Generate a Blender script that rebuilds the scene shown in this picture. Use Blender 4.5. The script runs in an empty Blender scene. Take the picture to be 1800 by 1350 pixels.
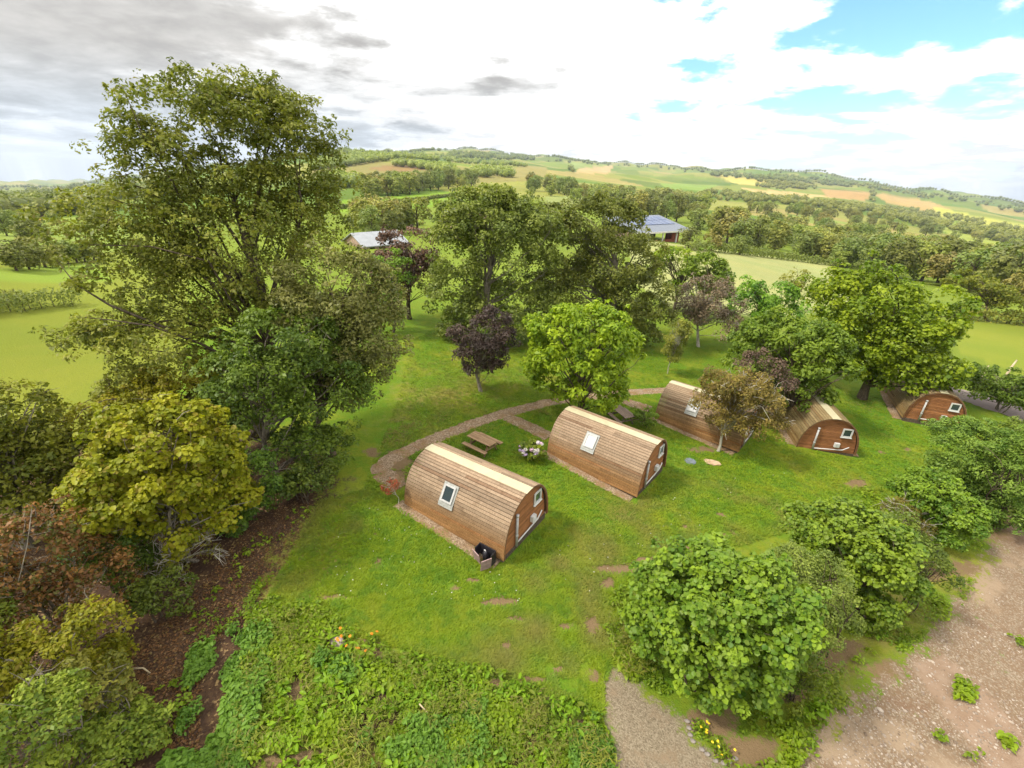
import bpy, math, random
import numpy as np
from mathutils import Vector, Matrix
R = math.radians
scene = bpy.context.scene
COL = scene.collection

# ------------------------------------------------------------------ camera
F, CX, CY = 800.0, 900.0, 675.0          # photograph is 1800 x 1350
PITCH, ROLL, CAMH = R(25.115), R(1.5), 14.8
_r0 = np.array([1.0, 0, 0]); _u0 = np.array([0, math.sin(PITCH), math.cos(PITCH)])
FWD = np.array([0, math.cos(PITCH), -math.sin(PITCH)])
RT = math.cos(ROLL) * _r0 + math.sin(ROLL) * _u0
UP = -math.sin(ROLL) * _r0 + math.cos(ROLL) * _u0
EYE = np.array([0, 0, CAMH])
cam_d = bpy.data.cameras.new('camera'); cam = bpy.data.objects.new('camera', cam_d); COL.objects.link(cam)
cam_d.sensor_width = 36; cam_d.lens = 36 * F / 1800; cam_d.clip_start = 0.1; cam_d.clip_end = 40000
M = Matrix([[RT[0], UP[0], -FWD[0], 0], [RT[1], UP[1], -FWD[1], 0], [RT[2], UP[2], -FWD[2], CAMH], [0, 0, 0, 1]])
cam.matrix_world = M
scene.camera = cam

# ------------------------------------------------------------------ sky and sun
SUN_AZ, SUN_EL = R(-100), R(52)           # azimuth from +Y towards +X
SKY_STRENGTH = 0.12
world = bpy.data.worlds.new('World'); scene.world = world; world.use_nodes = True

class NT:
    """tiny node-tree writer"""
    def __init__(s, nt): s.nt = nt; nt.nodes.clear()
    def n(s, typ, **kw):
        nd = s.nt.nodes.new(typ)
        for k, v in kw.items():
            if k.startswith('i_'):
                key = k[2:]
                nd.inputs[int(key) if key.isdigit() else key.replace('_', ' ')].default_value = v
            else: setattr(nd, k, v)
        return nd
    def l(s, a, b): s.nt.links.new(a, b)
    def put(s, sock, v):
        if hasattr(v, 'is_output'): s.l(v, sock)
        else: sock.default_value = v
    def math(s, op, a, b=None, c=None, clamp=False):
        nd = s.n('ShaderNodeMath', operation=op, use_clamp=clamp)
        for i, v in enumerate((a, b, c)):
            if v is not None: s.put(nd.inputs[i], v)
        return nd.outputs[0]
    def mapr(s, v, a, b, c=0.0, d=1.0, smooth=True):
        nd = s.n('ShaderNodeMapRange', interpolation_type='SMOOTHSTEP' if smooth else 'LINEAR')
        s.put(nd.inputs[0], v)
        for i, q in enumerate((a, b, c, d)): nd.inputs[i + 1].default_value = q
        return nd.outputs[0]
    def mix(s, f, a, b, blend='MIX'):
        nd = s.n('ShaderNodeMix', data_type='RGBA', blend_type=blend)
        s.put(nd.inputs[0], f)
        for i, v in ((6, a), (7, b)):
            s.put(nd.inputs[i], v if hasattr(v, 'is_output') else (*v[:3], 1.0))
        return nd.outputs[2]
    def noise(s, vec, scale, detail=4, rough=0.55, dist=0.0):
        nd = s.n('ShaderNodeTexNoise')
        if vec is not None: s.l(vec, nd.inputs['Vector'])
        nd.inputs['Scale'].default_value = scale; nd.inputs['Detail'].default_value = detail
        nd.inputs['Roughness'].default_value = rough; nd.inputs['Distortion'].default_value = dist
        return nd.outputs[0]
    def dot(s, a, b):
        nd = s.n('ShaderNodeVectorMath', operation='DOT_PRODUCT'); s.put(nd.inputs[0], a); s.put(nd.inputs[1], b)
        return nd.outputs['Value']
    def vec(s, x, y, z):
        nd = s.n('ShaderNodeCombineXYZ')
        for i, v in enumerate((x, y, z)): s.put(nd.inputs[i], v)
        return nd.outputs[0]

def pix_dir(px, py):
    d = FWD + RT * (px - CX) / F - UP * (py - CY) / F
    return d / np.linalg.norm(d)

t = NT(world.node_tree)
sky = t.n('ShaderNodeTexSky', sky_type='NISHITA', sun_disc=False, sun_elevation=SUN_EL, sun_rotation=SUN_AZ, altitude=150, air_density=1.0, dust_density=0.6, ozone_density=2.0)
tc = t.n('ShaderNodeTexCoord'); nrm = t.n('ShaderNodeVectorMath', operation='NORMALIZE'); t.l(tc.outputs['Generated'], nrm.inputs[0])
D = nrm.outputs[0]
sp = t.n('ShaderNodeSeparateXYZ'); t.l(D, sp.inputs[0])
zz = t.math('ADD', t.math('MAXIMUM', sp.outputs[2], 0.0), 0.16)
P = t.vec(t.math('DIVIDE', sp.outputs[0], zz), t.math('DIVIDE', sp.outputs[1], zz), 0.0)
n_big = t.noise(P, 0.55, 3, 0.5, 0.3)
n_mid = t.noise(P, 1.7, 9, 0.58, 0.15)
n_fin = t.noise(P, 3.1, 7, 0.6, 0.2)
toward_blue = t.mapr(t.dot(D, tuple(pix_dir(1560, -60))), 0.88, 0.985)
toward_grey = t.mapr(t.dot(D, tuple(pix_dir(-250, 20))), 0.62, 0.97)
toward_white = t.mapr(t.dot(D, tuple(pix_dir(950, 60))), 0.80, 0.99)
cov = t.math('ADD', t.math('MULTIPLY', n_mid, 1.5), t.math('MULTIPLY', n_big, 0.5))
cov = t.math('SUBTRACT', t.math('ADD', cov, -0.40), t.math('MULTIPLY', toward_blue, 0.47))
cover = t.mapr(cov, 0.02, 0.22)
# cloud shade: 0 dark grey base .. 1 sunlit white
sh = t.math('ADD', t.math('MULTIPLY', n_fin, 0.75), t.math('MULTIPLY', n_mid, 0.9))
sh = t.math('ADD', sh, t.math('MULTIPLY', toward_white, 0.38))
sh = t.math('ADD', sh, t.math('MULTIPLY', toward_blue, 0.40))
sh = t.math('SUBTRACT', sh, t.math('MULTIPLY', toward_grey, 0.28))
low = t.mapr(sp.outputs[2], 0.015, 0.17, 1.0, 0.0)
sh = t.math('SUBTRACT', sh, t.math('MULTIPLY', low, t.math('MULTIPLY_ADD', toward_grey, -0.10, 0.15)))
band = t.noise(t.vec(t.math('MULTIPLY', sp.outputs[0], 2.2), t.math('MULTIPLY', sp.outputs[1], 2.2), t.math('MULTIPLY', sp.outputs[2], 11.0)), 1.1, 7, 0.62, 0.3)
sh = t.math('SUBTRACT', sh, t.math('MULTIPLY', t.mapr(band, 0.40, 0.70), t.mapr(sp.outputs[2], 0.08, 0.42, 0.62, 0.0)))
shade = t.math('POWER', t.mapr(sh, 0.44, 1.12), 1.2)
cl_dark = t.mix(low, (0.32, 0.31, 0.295), (0.295, 0.335, 0.375))
hz_ = t.mapr(sp.outputs[2], 0.0, 0.34, 0.46, 1.0)
tex = t.mapr(t.math('ADD', t.math('MULTIPLY', n_fin, 0.5), t.math('MULTIPLY', n_mid, 0.5)), 0.36, 0.62, 0.84, 1.32)
cd = t.n('ShaderNodeVectorMath', operation='SCALE'); t.l(cl_dark, cd.inputs[0]); t.l(tex, cd.inputs['Scale'])
cloud = t.mix(shade, cd.outputs[0], (1.62, 1.62, 1.60))
skyc = t.n('ShaderNodeVectorMath', operation='SCALE'); t.l(sky.outputs[0], skyc.inputs[0]); skyc.inputs['Scale'].default_value = SKY_STRENGTH
cs = t.n('ShaderNodeVectorMath', operation='SCALE'); t.l(cloud, cs.inputs[0]); t.l(t.math('MAXIMUM', hz_, t.math('SUBTRACT', 1.0, shade)), cs.inputs['Scale']); cloud = cs.outputs[0]
col = t.mix(cover, t.mix(1.0, skyc.outputs[0], (0.72, 1.02, 1.18), 'MULTIPLY'), cloud)
bg = t.n('ShaderNodeBackground'); t.l(col, bg.inputs[0]); bg.inputs[1].default_value = 1.0
wo = t.n('ShaderNodeOutputWorld'); t.l(bg.outputs[0], wo.inputs[0])

sd = bpy.data.lights.new('sun', 'SUN'); sd.energy = 2.6; sd.angle = R(9); sd.color = (1.0, 0.95, 0.86)
so = bpy.data.objects.new('sun', sd); COL.objects.link(so)
sdir = Vector((math.sin(SUN_AZ) * math.cos(SUN_EL), math.cos(SUN_AZ) * math.cos(SUN_EL), math.sin(SUN_EL)))
so.rotation_euler = sdir.to_track_quat('Z', 'Y').to_euler(); so.location = sdir * 200

vs = scene.view_settings; vs.view_transform = 'Standard'; vs.look = 'None'; vs.gamma = 1.0; vs.use_curve_mapping = False
vs.exposure = 0.92
scene.render.engine = 'CYCLES'
cy = scene.cycles
cy.max_bounces = 6; cy.diffuse_bounces = 4; cy.glossy_bounces = 2; cy.transmission_bounces = 3; cy.transparent_max_bounces = 4; cy.volume_bounces = 0
cy.use_adaptive_sampling = True; cy.adaptive_threshold = 0.02; cy.use_denoising = True; cy.caustics_reflective = False; cy.caustics_refractive = False

# ------------------------------------------------------------------ picture <-> place
def project(Pn):
    d = np.atleast_2d(Pn) - EYE
    z = d @ FWD; zs = np.where(np.abs(z) < 1e-6, 1e-6, z)
    return np.stack([CX + F * (d @ RT) / zs, CY - F * (d @ UP) / zs, z], -1)

# terrain: heights fixed by control points, smooth in a log-polar chart
def near_plane(x, y):
    xs = np.where(x < -4, -4 + 6 * np.tanh((x + 4) / 6), x)
    return -0.082 * xs + 0.009 * (y - 17)
def chart(x, y):
    d = np.hypot(x, y); k = np.log1p(d / 25.0) / np.maximum(d, 1e-6)
    return np.stack([x * k, y * k], -1)
_ctl = []
for dd in (3, 10, 18, 27, 37):
    for az in np.arange(0, 360, 24 if dd > 8 else 60):
        x, y = dd * math.sin(R(az)), dd * math.cos(R(az))
        if y > -12: _ctl.append((x, y, float(near_plane(np.array(x), np.array(y)))))
ROWS = {  # picture column -> (distance, picture row of the ground there)
    -250: [(70, 470), (160, 400), (400, 368), (1000, 348), (2500, 336), (6000, 330)],
    0: [(60, 545), (100, 460), (160, 420), (250, 398), (400, 380), (700, 364), (1200, 350), (2200, 343), (6000, 330)],
    300: [(60, 520), (100, 440), (160, 402), (250, 378), (400, 356), (700, 338), (1200, 325), (2200, 315), (6000, 310)],
    600: [(62, 492), (100, 420), (160, 384), (250, 360), (400, 338), (650, 312), (900, 288), (1200, 272), (2200, 278), (6000, 285)],
    800: [(62, 500), (100, 428), (160, 388), (250, 358), (400, 334), (650, 310), (900, 292), (1300, 283), (2200, 277), (4500, 268), (7000, 278)],
    960: [(60, 515), (100, 440), (160, 398), (250, 368), (400, 342), (700, 318), (1200, 302), (2200, 290), (4000, 279), (7000, 288)],
    1200: [(60, 545), (95, 462), (140, 430), (250, 400), (400, 372), (700, 350), (1200, 336), (2200, 314), (3600, 299), (7000, 306)],
    1350: [(60, 570), (95, 495), (140, 462), (250, 430), (400, 398), (700, 366), (1200, 347), (2200, 322), (3400, 306), (7000, 314)],
    1500: [(60, 600), (100, 528), (150, 492), (250, 458), (400, 426), (700, 392), (1200, 368), (2200, 340), (3400, 320), (7000, 326)],
    1800: [(60, 665), (85, 592), (110, 560), (160, 530), (250, 502), (400, 474), (700, 446), (1200, 424), (2200, 394), (3400, 371), (7000, 364)],
    2100: [(85, 660), (160, 600), (400, 530), (1200, 460), (3400, 405), (7000, 390)],
}
for pxc, rows in ROWS.items():
    for dist, row in rows:
        dr = FWD + RT * (pxc - CX) / F - UP * (row - CY) / F
        h = math.hypot(dr[0], dr[1]); _ctl.append((dr[0] / h * dist, dr[1] / h * dist, CAMH + dr[2] / h * dist))
for dd in (80, 400, 2000, 7000):
    for az in (110, 150, 180, 210, 250):
        _ctl.append((dd * math.sin(R(az)), dd * math.cos(R(az)), -2.0 - dd * 0.01))
_ctl = np.array(_ctl)
def _tps(r2): return 0.5 * r2 * np.log(np.maximum(r2, 1e-12))
_cu = chart(_ctl[:, 0], _ctl[:, 1]); _n = len(_cu)
# the height divided by (distance + 20) is the smooth quantity
_cv = _ctl[:, 2] / (np.hypot(_ctl[:, 0], _ctl[:, 1]) + 20)
_A = np.zeros((_n + 3, _n + 3))
_A[:_n, :_n] = _tps(((_cu[:, None] - _cu[None]) ** 2).sum(-1)) + np.eye(_n) * 2e-4
_A[:_n, _n] = 1; _A[:_n, _n + 1:] = _cu; _A[_n:, :_n] = _A[:_n, _n:].T
_W = np.linalg.solve(_A, np.concatenate([_cv, np.zeros(3)]))
def _rbf(x, y):
    u = chart(x, y); out = np.empty(len(u))
    for i in range(0, len(u), 20000):
        q = u[i:i + 20000]
        out[i:i + 20000] = _tps(((q[:, None] - _cu[None]) ** 2).sum(-1)) @ _W[:_n] + _W[_n] + q @ _W[_n + 1:]
    return out * (np.hypot(x, y) + 20)
def H(x, y):
    x = np.atleast_1d(np.asarray(x, float)); y = np.atleast_1d(np.asarray(y, float))
    d = np.hypot(x, y)
    far = _rbf(x, y)
    w = np.clip((d - 32) / 16, 0, 1); w = w * w * (3 - 2 * w)
    roll = (np.sin(x / 61.0 + 1.3) * np.sin(y / 83.0) * 0.004 + np.sin(x / 190.0) * np.sin(y / 240.0 + 2) * 0.006) * d * np.clip((d - 120) / 300, 0, 1)
    return near_plane(x, y) * (1 - w) + (far + roll) * w
def ground(px, py, dmax=9000.0):
    """points of the ground seen at picture positions"""
    px = np.atleast_1d(np.asarray(px, float)); py = np.atleast_1d(np.asarray(py, float))
    d = FWD + np.outer((px - CX) / F, RT) - np.outer((py - CY) / F, UP)
    d /= np.hypot(d[:, 0], d[:, 1])[:, None]
    ts = np.geomspace(3, dmax, 220); prev = np.full(len(px), 3.0); hit = np.full(len(px), np.nan)
    for tt in ts:
        z = CAMH + d[:, 2] * tt; g = H(d[:, 0] * tt, d[:, 1] * tt)
        m = np.isnan(hit) & (z <= g)
        if m.any():
            lo = prev[m].copy(); hi = np.full(m.sum(), tt); dm = d[m]
            for _ in range(24):
                mid = (lo + hi) / 2
                below = CAMH + dm[:, 2] * mid <= H(dm[:, 0] * mid, dm[:, 1] * mid)
                hi = np.where(below, mid, hi); lo = np.where(below, lo, mid)
            hit[m] = hi
        prev[:] = tt
    x, y = d[:, 0] * hit, d[:, 1] * hit
    return np.stack([x, y, H(np.nan_to_num(x), np.nan_to_num(y))], -1)
def in_poly(px, py, poly):
    poly = np.array(poly, float); ins = np.zeros(len(px), bool); j = len(poly) - 1
    for i in range(len(poly)):
        xi, yi = poly[i]; xj, yj = poly[j]
        c = ((yi > py) != (yj > py)) & (px < (xj - xi) * (py - yi) / (yj - yi + 1e-12) + xi)
        ins ^= c; j = i
    return ins
def srgb(r, g, b):
    f = lambda c: (c / 255 / 12.92) if c <= 10 else ((c / 255 + 0.055) / 1.055) ** 2.4
    return (f(r), f(g), f(b))

# ------------------------------------------------------------------ building helpers
def tag(o, label=None, cat=None, group=None, kind=None):
    if label: o['label'] = label
    if cat: o['category'] = cat
    if group: o['group'] = group
    if kind: o['kind'] = kind
    return o
def link(name, me, mat=None, parent=None, loc=None, rot=None):
    o = bpy.data.objects.new(name, me); COL.objects.link(o)
    if me is not None and mat is not None and not me.materials:
        for m in (mat if isinstance(mat, (list, tuple)) else [mat]): me.materials.append(m)
    if parent is not None: o.parent = parent
    if loc is not None: o.location = loc
    if rot is not None: o.rotation_euler = rot
    return o
def empty(name, loc=(0, 0, 0), rz=0.0):
    o = bpy.data.objects.new(name, None); COL.objects.link(o); o.empty_display_size = 0.2
    o.location = loc; o.rotation_euler = (0, 0, rz); return o
def bulk(name, V, polys, tint=None, matidx=None, smooth=False, extra=None):
    """mesh from big arrays; polys = list of (k, n) index arrays"""
    me = bpy.data.meshes.new(name)
    V = np.asarray(V, np.float32)
    polys = [np.asarray(p, np.int32) for p in polys if len(p)]
    loops = np.concatenate([p.ravel() for p in polys]); sizes = np.concatenate([np.full(len(p), p.shape[1], np.int32) for p in polys])
    me.vertices.add(len(V)); me.vertices.foreach_set('co', V.ravel())
    me.loops.add(len(loops)); me.loops.foreach_set('vertex_index', loops)
    me.polygons.add(len(sizes))
    me.polygons.foreach_set('loop_start', np.concatenate([[0], np.cumsum(sizes)[:-1]]).astype(np.int32))
    if matidx is not None: me.polygons.foreach_set('material_index', np.asarray(matidx, np.int32))
    if smooth is not False:
        me.polygons.foreach_set('use_smooth', np.full(len(sizes), True) if smooth is True else np.asarray(smooth, bool))
    me.update(calc_edges=True)
    if tint is not None:
        a = me.attributes.new('tint', 'FLOAT', 'POINT'); a.data.foreach_set('value', np.asarray(tint, np.float32))
    for k, arr in (extra or {}).items():
        a = me.attributes.new(k, 'FLOAT_COLOR', 'POINT'); a.data.foreach_set('color', np.asarray(arr, np.float32).ravel())
    return me
class MB:
    """collects small shapes into one mesh"""
    def __init__(s): s.v = []; s.f = []; s.m = []; s.n = 0
    def add(s, V, Fc, m=0):
        s.v += [tuple(p) for p in V]; s.f += [tuple(i + s.n for i in f) for f in Fc]; s.m += [m] * len(Fc); s.n += len(V); return s
    def box(s, lo, hi, m=0, M=None):
        x0, y0, z0 = lo; x1, y1, z1 = hi
        V = [(x0, y0, z0), (x1, y0, z0), (x1, y1, z0), (x0, y1, z0), (x0, y0, z1), (x1, y0, z1), (x1, y1, z1), (x0, y1, z1)]
        if M is not None: V = [M @ Vector(v) for v in V]
        return s.add(V, [(0, 3, 2, 1), (4, 5, 6, 7), (0, 1, 5, 4), (1, 2, 6, 5), (2, 3, 7, 6), (3, 0, 4, 7)], m)
    def bar(s, a, b, w, h, m=0, up=(0, 0, 1)):
        a, b = Vector(a), Vector(b); d = (b - a); L = d.length; d.normalize()
        x = d.cross(Vector(up));
        if x.length < 1e-4: x = d.cross(Vector((1, 0, 0)))
        x.normalize(); y = x.cross(d)
        V = [p + x * sx * w / 2 + y * sy * h / 2 for p in (a, b) for sx, sy in ((-1, -1), (1, -1), (1, 1), (-1, 1))]
        return s.add(V, [(0, 1, 2, 3), (7, 6, 5, 4), (0, 4, 5, 1), (1, 5, 6, 2), (2, 6, 7, 3), (3, 7, 4, 0)], m)
    def tube(s, pts, rad, sides=8, m=0, cap=True):
        pts = [Vector(p) for p in pts]; rad = rad if hasattr(rad, '__len__') else [rad] * len(pts)
        V = []; Fc = []
        for i, p in enumerate(pts):
            d = (pts[min(i + 1, len(pts) - 1)] - pts[max(i - 1, 0)]).normalized()
            x = d.cross(Vector((0.13, 0.31, 0.94)));
            if x.length < 1e-3: x = d.cross(Vector((1, 0, 0)))
            x.normalize(); y = x.cross(d)
            V += [p + (x * math.cos(2 * math.pi * k / sides) + y * math.sin(2 * math.pi * k / sides)) * rad[i] for k in range(sides)]
        for i in range(len(pts) - 1):
            for k in range(sides):
                a, b = i * sides + k, i * sides + (k + 1) % sides
                Fc.append((a, b, b + sides, a + sides))
        if cap: Fc += [tuple(range(sides))[::-1], tuple(range((len(pts) - 1) * sides, len(pts) * sides))]
        return s.add(V, Fc, m)
    def mesh(s, name, smooth=False):
        me = bpy.data.meshes.new(name); me.from_pydata([tuple(v) for v in s.v], [], s.f); me.update()
        if any(s.m): me.polygons.foreach_set('material_index', s.m)
        if smooth: me.polygons.foreach_set('use_smooth', [True] * len(me.polygons))
        return me
    def build(s, name, mat, parent=None, smooth=False, loc=None, rot=None): return link(name, s.mesh(name, smooth), mat, parent, loc, rot)

# ------------------------------------------------------------------ materials
def new_mat(name):
    m = bpy.data.materials.new(name); m.use_nodes = True; return m, NT(m.node_tree)
def principled(t, color, rough=0.7, spec=0.3, normal=None, metal=0.0):
    p = t.n('ShaderNodeBsdfPrincipled'); t.put(p.inputs['Base Color'], color if hasattr(color, 'is_output') else (*color[:3], 1))
    t.put(p.inputs['Roughness'], rough); p.inputs['Specular IOR Level'].default_value = spec; p.inputs['Metallic'].default_value = metal
    if normal is not None: t.l(normal, p.inputs['Normal'])
    return p
def out(t, sh): o = t.n('ShaderNodeOutputMaterial'); t.l(sh, o.inputs[0])
def bump(t, h, strength=0.4, dist=0.02):
    b = t.n('ShaderNodeBump'); b.inputs['Strength'].default_value = strength; b.inputs['Distance'].default_value = dist; t.l(h, b.inputs['Height']); return b.outputs[0]
def leaf_mat(name, dark, light, alt=None, alt_amt=0.12, transl=0.36, rough=0.5):
    dark = tuple(c * k for c, k in zip(dark, (1.95, 1.75, 1.3))); light = tuple(c * k for c, k in zip(light, (2.12, 1.78, 1.3)))
    m, t = new_mat(name)
    at = t.n('ShaderNodeAttribute', attribute_name='tint'); geo = t.n('ShaderNodeNewGeometry')
    oi = t.n('ShaderNodeObjectInfo')
    f = t.math('ADD', t.math('MULTIPLY', at.outputs['Fac'], 0.62), t.math('MULTIPLY', geo.outputs['Random Per Island'], 0.38))
    c = t.mix(f, dark, light)
    if alt:
        g = t.math('GREATER_THAN', geo.outputs['Random Per Island'], 1 - alt_amt); c = t.mix(t.math('MULTIPLY', g, 0.8), c, alt)
    hs = t.n('ShaderNodeHueSaturation'); t.l(c, hs.inputs['Color'])
    t.l(t.math('MULTIPLY_ADD', oi.outputs['Random'], 0.04, 0.478), hs.inputs['Hue']); t.l(t.math('MULTIPLY_ADD', oi.outputs['Random'], 0.44, 0.80), hs.inputs['Value'])
    c = hs.outputs[0]
    p = principled(t, c, rough, 0.25)
    tr = t.n('ShaderNodeBsdfTranslucent'); t.l(t.mix(1.0, c, (1.05, 1.15, 0.55), 'MULTIPLY'), tr.inputs[0])
    mx = t.n('ShaderNodeMixShader'); mx.inputs[0].default_value = transl; t.l(p.outputs[0], mx.inputs[1]); t.l(tr.outputs[0], mx.inputs[2])
    out(t, mx.outputs[0]); return m
def plain_mat(name, color, rough=0.6, spec=0.3, var=0.15, scale=6.0, metal=0.0):
    m, t = new_mat(name); tc = t.n('ShaderNodeTexCoord')
    n = t.noise(tc.outputs['Object'], scale, 6, 0.6)
    c = t.mix(t.mapr(n, 0.3, 0.7), tuple(x * (1 - var) for x in color), tuple(min(1, x * (1 + var)) for x in color))
    p = principled(t, c, t.mapr(n, 0.2, 0.8, rough - 0.1, min(1, rough + 0.1)), spec, bump(t, n, 0.15, 0.01), metal); out(t, p.outputs[0]); return m
def bark_mat(name, a, b):
    m, t = new_mat(name); tc = t.n('ShaderNodeTexCoord')
    mp = t.n('ShaderNodeMapping'); t.l(tc.outputs['Object'], mp.inputs[0]); mp.inputs['Scale'].default_value = (6, 6, 1.2)
    n = t.noise(mp.outputs[0], 2.0, 7, 0.65, 0.6)
    p = principled(t, t.mix(t.mapr(n, 0.3, 0.7), a, b), 0.9, 0.1, bump(t, n, 0.6, 0.03)); out(t, p.outputs[0]); return m

# ------------------------------------------------------------------ ground sheet
def seg_dist(px, py, poly):
    d = np.full(len(px), 1e9); n = len(poly)
    for i in range(n):
        ax, ay = poly[i]; bx, by = poly[(i + 1) % n]
        L2 = (bx - ax) ** 2 + (by - ay) ** 2 + 1e-9
        tt = np.clip(((px - ax) * (bx - ax) + (py - ay) * (by - ay)) / L2, 0, 1)
        d = np.minimum(d, np.hypot(px - ax - tt * (bx - ax), py - ay - tt * (by - ay)))
    return d
def poly_mask(px, py, poly, soft=30.0):
    sd = seg_dist(px, py, poly); sd = np.where(in_poly(px, py, poly), sd, -sd)
    return np.clip(0.5 + sd / (2 * soft), 0, 1)
def vnoise(x, y, s, seed=0):
    """smooth value noise on arrays"""
    x = x / s; y = y / s; xi = np.floor(x); yi = np.floor(y); fx = x - xi; fy = y - yi
    fx = fx * fx * (3 - 2 * fx); fy = fy * fy * (3 - 2 * fy)
    def h(a, b): v = np.sin(a * 127.1 + b * 311.7 + seed * 74.7) * 43758.5453; return v - np.floor(v)
    return (h(xi, yi) * (1 - fx) + h(xi + 1, yi) * fx) * (1 - fy) + (h(xi, yi + 1) * (1 - fx) + h(xi + 1, yi + 1) * fx) * fy
def fields(x, y, size, seed):
    """irregular field patches: id hash and closeness to the hedge line"""
    wx = x + 0.35 * size * (vnoise(x, y, size * 1.3, seed) - 0.5); wy = y + 0.35 * size * (vnoise(x, y, size * 1.3, seed + 9) - 0.5)
    gx = np.floor(wx / size); gy = np.floor(wy / size)
    b1 = np.full(len(x), 1e9); b2 = b1.copy(); ident = np.zeros(len(x))
    for i in (-1, 0, 1):
        for j in (-1, 0, 1):
            cx = gx + i; cy = gy + j
            a = np.sin(cx * 12.9898 + cy * 78.233 + seed) * 43758.5453; a -= np.floor(a)
            b = np.sin(cx * 39.346 + cy * 11.135 + seed * 3) * 24634.6345; b -= np.floor(b)
            dd = np.hypot(wx - (cx + a) * size, (wy - (cy + b) * size))
            m = dd < b1; b2 = np.where(m, b1, np.minimum(b2, dd)); ident = np.where(m, a * 0.61 + b * 0.39, ident); b1 = np.where(m, dd, b1)
    return ident, (b2 - b1)

azf = np.concatenate([np.linspace(-60, 60, 540), np.linspace(60, 300, 40)[1:-1]])
rad = np.geomspace(2.0, 9500, 330)
AZ, RD = np.meshgrid(np.radians(azf), rad)
gx = (RD * np.sin(AZ)).ravel(); gy = (RD * np.cos(AZ)).ravel(); gd = RD.ravel()
gz = H(gx, gy)
q = project(np.stack([gx, gy, gz], -1)); front = q[:, 2] > 0.8
qx = np.where(front, q[:, 0], -9999); qy = np.where(front, q[:, 1], 9999)
near = front & (gd < 75)
mask = np.zeros((len(gx), 4)); mask2 = np.zeros((len(gx), 4)); base = np.zeros((len(gx), 4)); base[:, 3] = 1
nx, ny = qx[near], qy[near]
SOIL = [(1085, 1000, 75, 14), (1150, 985, 70, 12), (1210, 966, 40, 9), (1070, 1026, 22, 20), (880, 1058, 60, 14), (800, 1036, 20, 9), (900, 1090, 40, 9), (830, 1020, 25, 8),
        (935, 1195, 45, 14), (870, 1202, 20, 12), (890, 1135, 18, 15), (1040, 1100, 26, 30), (1000, 1100, 40, 12), (1045, 1190, 25, 25), (985, 1175, 18, 10), (700, 812, 40, 26), (700, 840, 24, 24),
        (1505, 850, 34, 12), (1200, 928, 16, 6), (1270, 905, 24, 6), (1280, 940, 22, 6), (1240, 790, 50, 8), (655, 795, 24, 12), (720, 985, 9, 9), (665, 990, 9, 14), (660, 940, 8, 8),
        (522, 1215, 16, 36), (540, 1330, 40, 20), (520, 1270, 14, 16), (480, 1335, 34, 16), (1380, 1220, 70, 20), (1250, 1270, 70, 40), (1310, 1320, 80, 40), (1480, 1140, 60, 24), (1640, 1010, 60, 18), (1700, 1000, 60, 22),
        (1430, 1170, 90, 30), (1560, 1180, 60, 30), (1780, 930, 80, 50), (1820, 980, 60, 60), (590, 1050, 60, 8), (650, 1128, 40, 10), (660, 1150, 16, 14), (1545, 795, 20, 5), (1600, 790, 18, 5)]
s = np.zeros(len(nx))
for cx, cy_, rx, ry in SOIL: s = np.maximum(s, np.clip(1.25 - 0.85 * np.hypot((nx - cx) / rx, (ny - cy_) / ry), 0, 1))
mask[near, 0] = s
mask[near, 1] = poly_mask(nx, ny, [(1050, 1200), (1095, 1178), (1140, 1215), (1200, 1265), (1250, 1320), (1330, 1440), (1350, 1600), (1040, 1600), (1075, 1420), (1078, 1300)], 40)
mask[near, 2] = np.maximum(poly_mask(nx, ny, [(1400, 1420), (1440, 1330), (1500, 1245), (1590, 1180), (1650, 1130), (1710, 1050), (1750, 970), (1790, 900), (2000, 800), (3200, 1000), (3200, 1900), (1400, 1900)], 40),
                           0.62 * poly_mask(nx, ny, [(1380, 1420), (1400, 1300), (1440, 1240), (1560, 1160), (1640, 1080), (1730, 950), (1800, 880), (2000, 860), (2000, 1400)], 30))
mask[near, 3] = poly_mask(nx, ny, [(-900, 1900), (-900, 900), (-60, 800), (150, 770), (420, 760), (560, 800), (590, 850), (560, 900), (500, 960), (440, 1050), (460, 1090), (440, 1120), (415, 1240), (395, 1340), (360, 1900)], 55)
mask[near, 3] = np.maximum(mask[near, 3], 0.62 * poly_mask(nx, ny, [(440, 1100), (560, 1080), (640, 1140), (760, 1170), (860, 1190), (960, 1220), (1050, 1260), (1085, 1400), (1085, 1900), (300, 1900), (400, 1250)], 25))  # earth tone under the weed bank; also paints dark shade into its gaps
mask2[near, 3] = poly_mask(nx, ny, [(1600, 1165), (1660, 1150), (1720, 1195), (1790, 1275), (1860, 1340), (1900, 1480), (1790, 1460), (1730, 1350), (1670, 1270), (1625, 1215)], 22)
dry = np.zeros(len(nx))
for poly, k, soft in (([(430, 1060), (450, 960), (540, 880), (640, 880), (650, 960), (600, 1060), (520, 1075)], 0.9, 60), ([(660, 760), (690, 660), (800, 640), (900, 650), (960, 690), (860, 720), (740, 760)], 0.62, 50), ([(960, 1000), (1000, 930), (1200, 900), (1330, 930), (1200, 1010), (1020, 1060)], 0.55, 60), ([(1240, 870), (1500, 830), (1540, 900), (1300, 930)], 0.35, 50), ([(1370, 1180), (1560, 1010), (1700, 960), (1700, 1060), (1480, 1250)], 0.5, 60), ([(850, 1060), (1060, 1000), (1060, 1150), (880, 1130)], 0.5, 60)):
    dry = np.maximum(dry, k * poly_mask(nx, ny, poly, soft))
mask2[near, 0] = dry
lush = np.zeros(len(nx))
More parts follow.
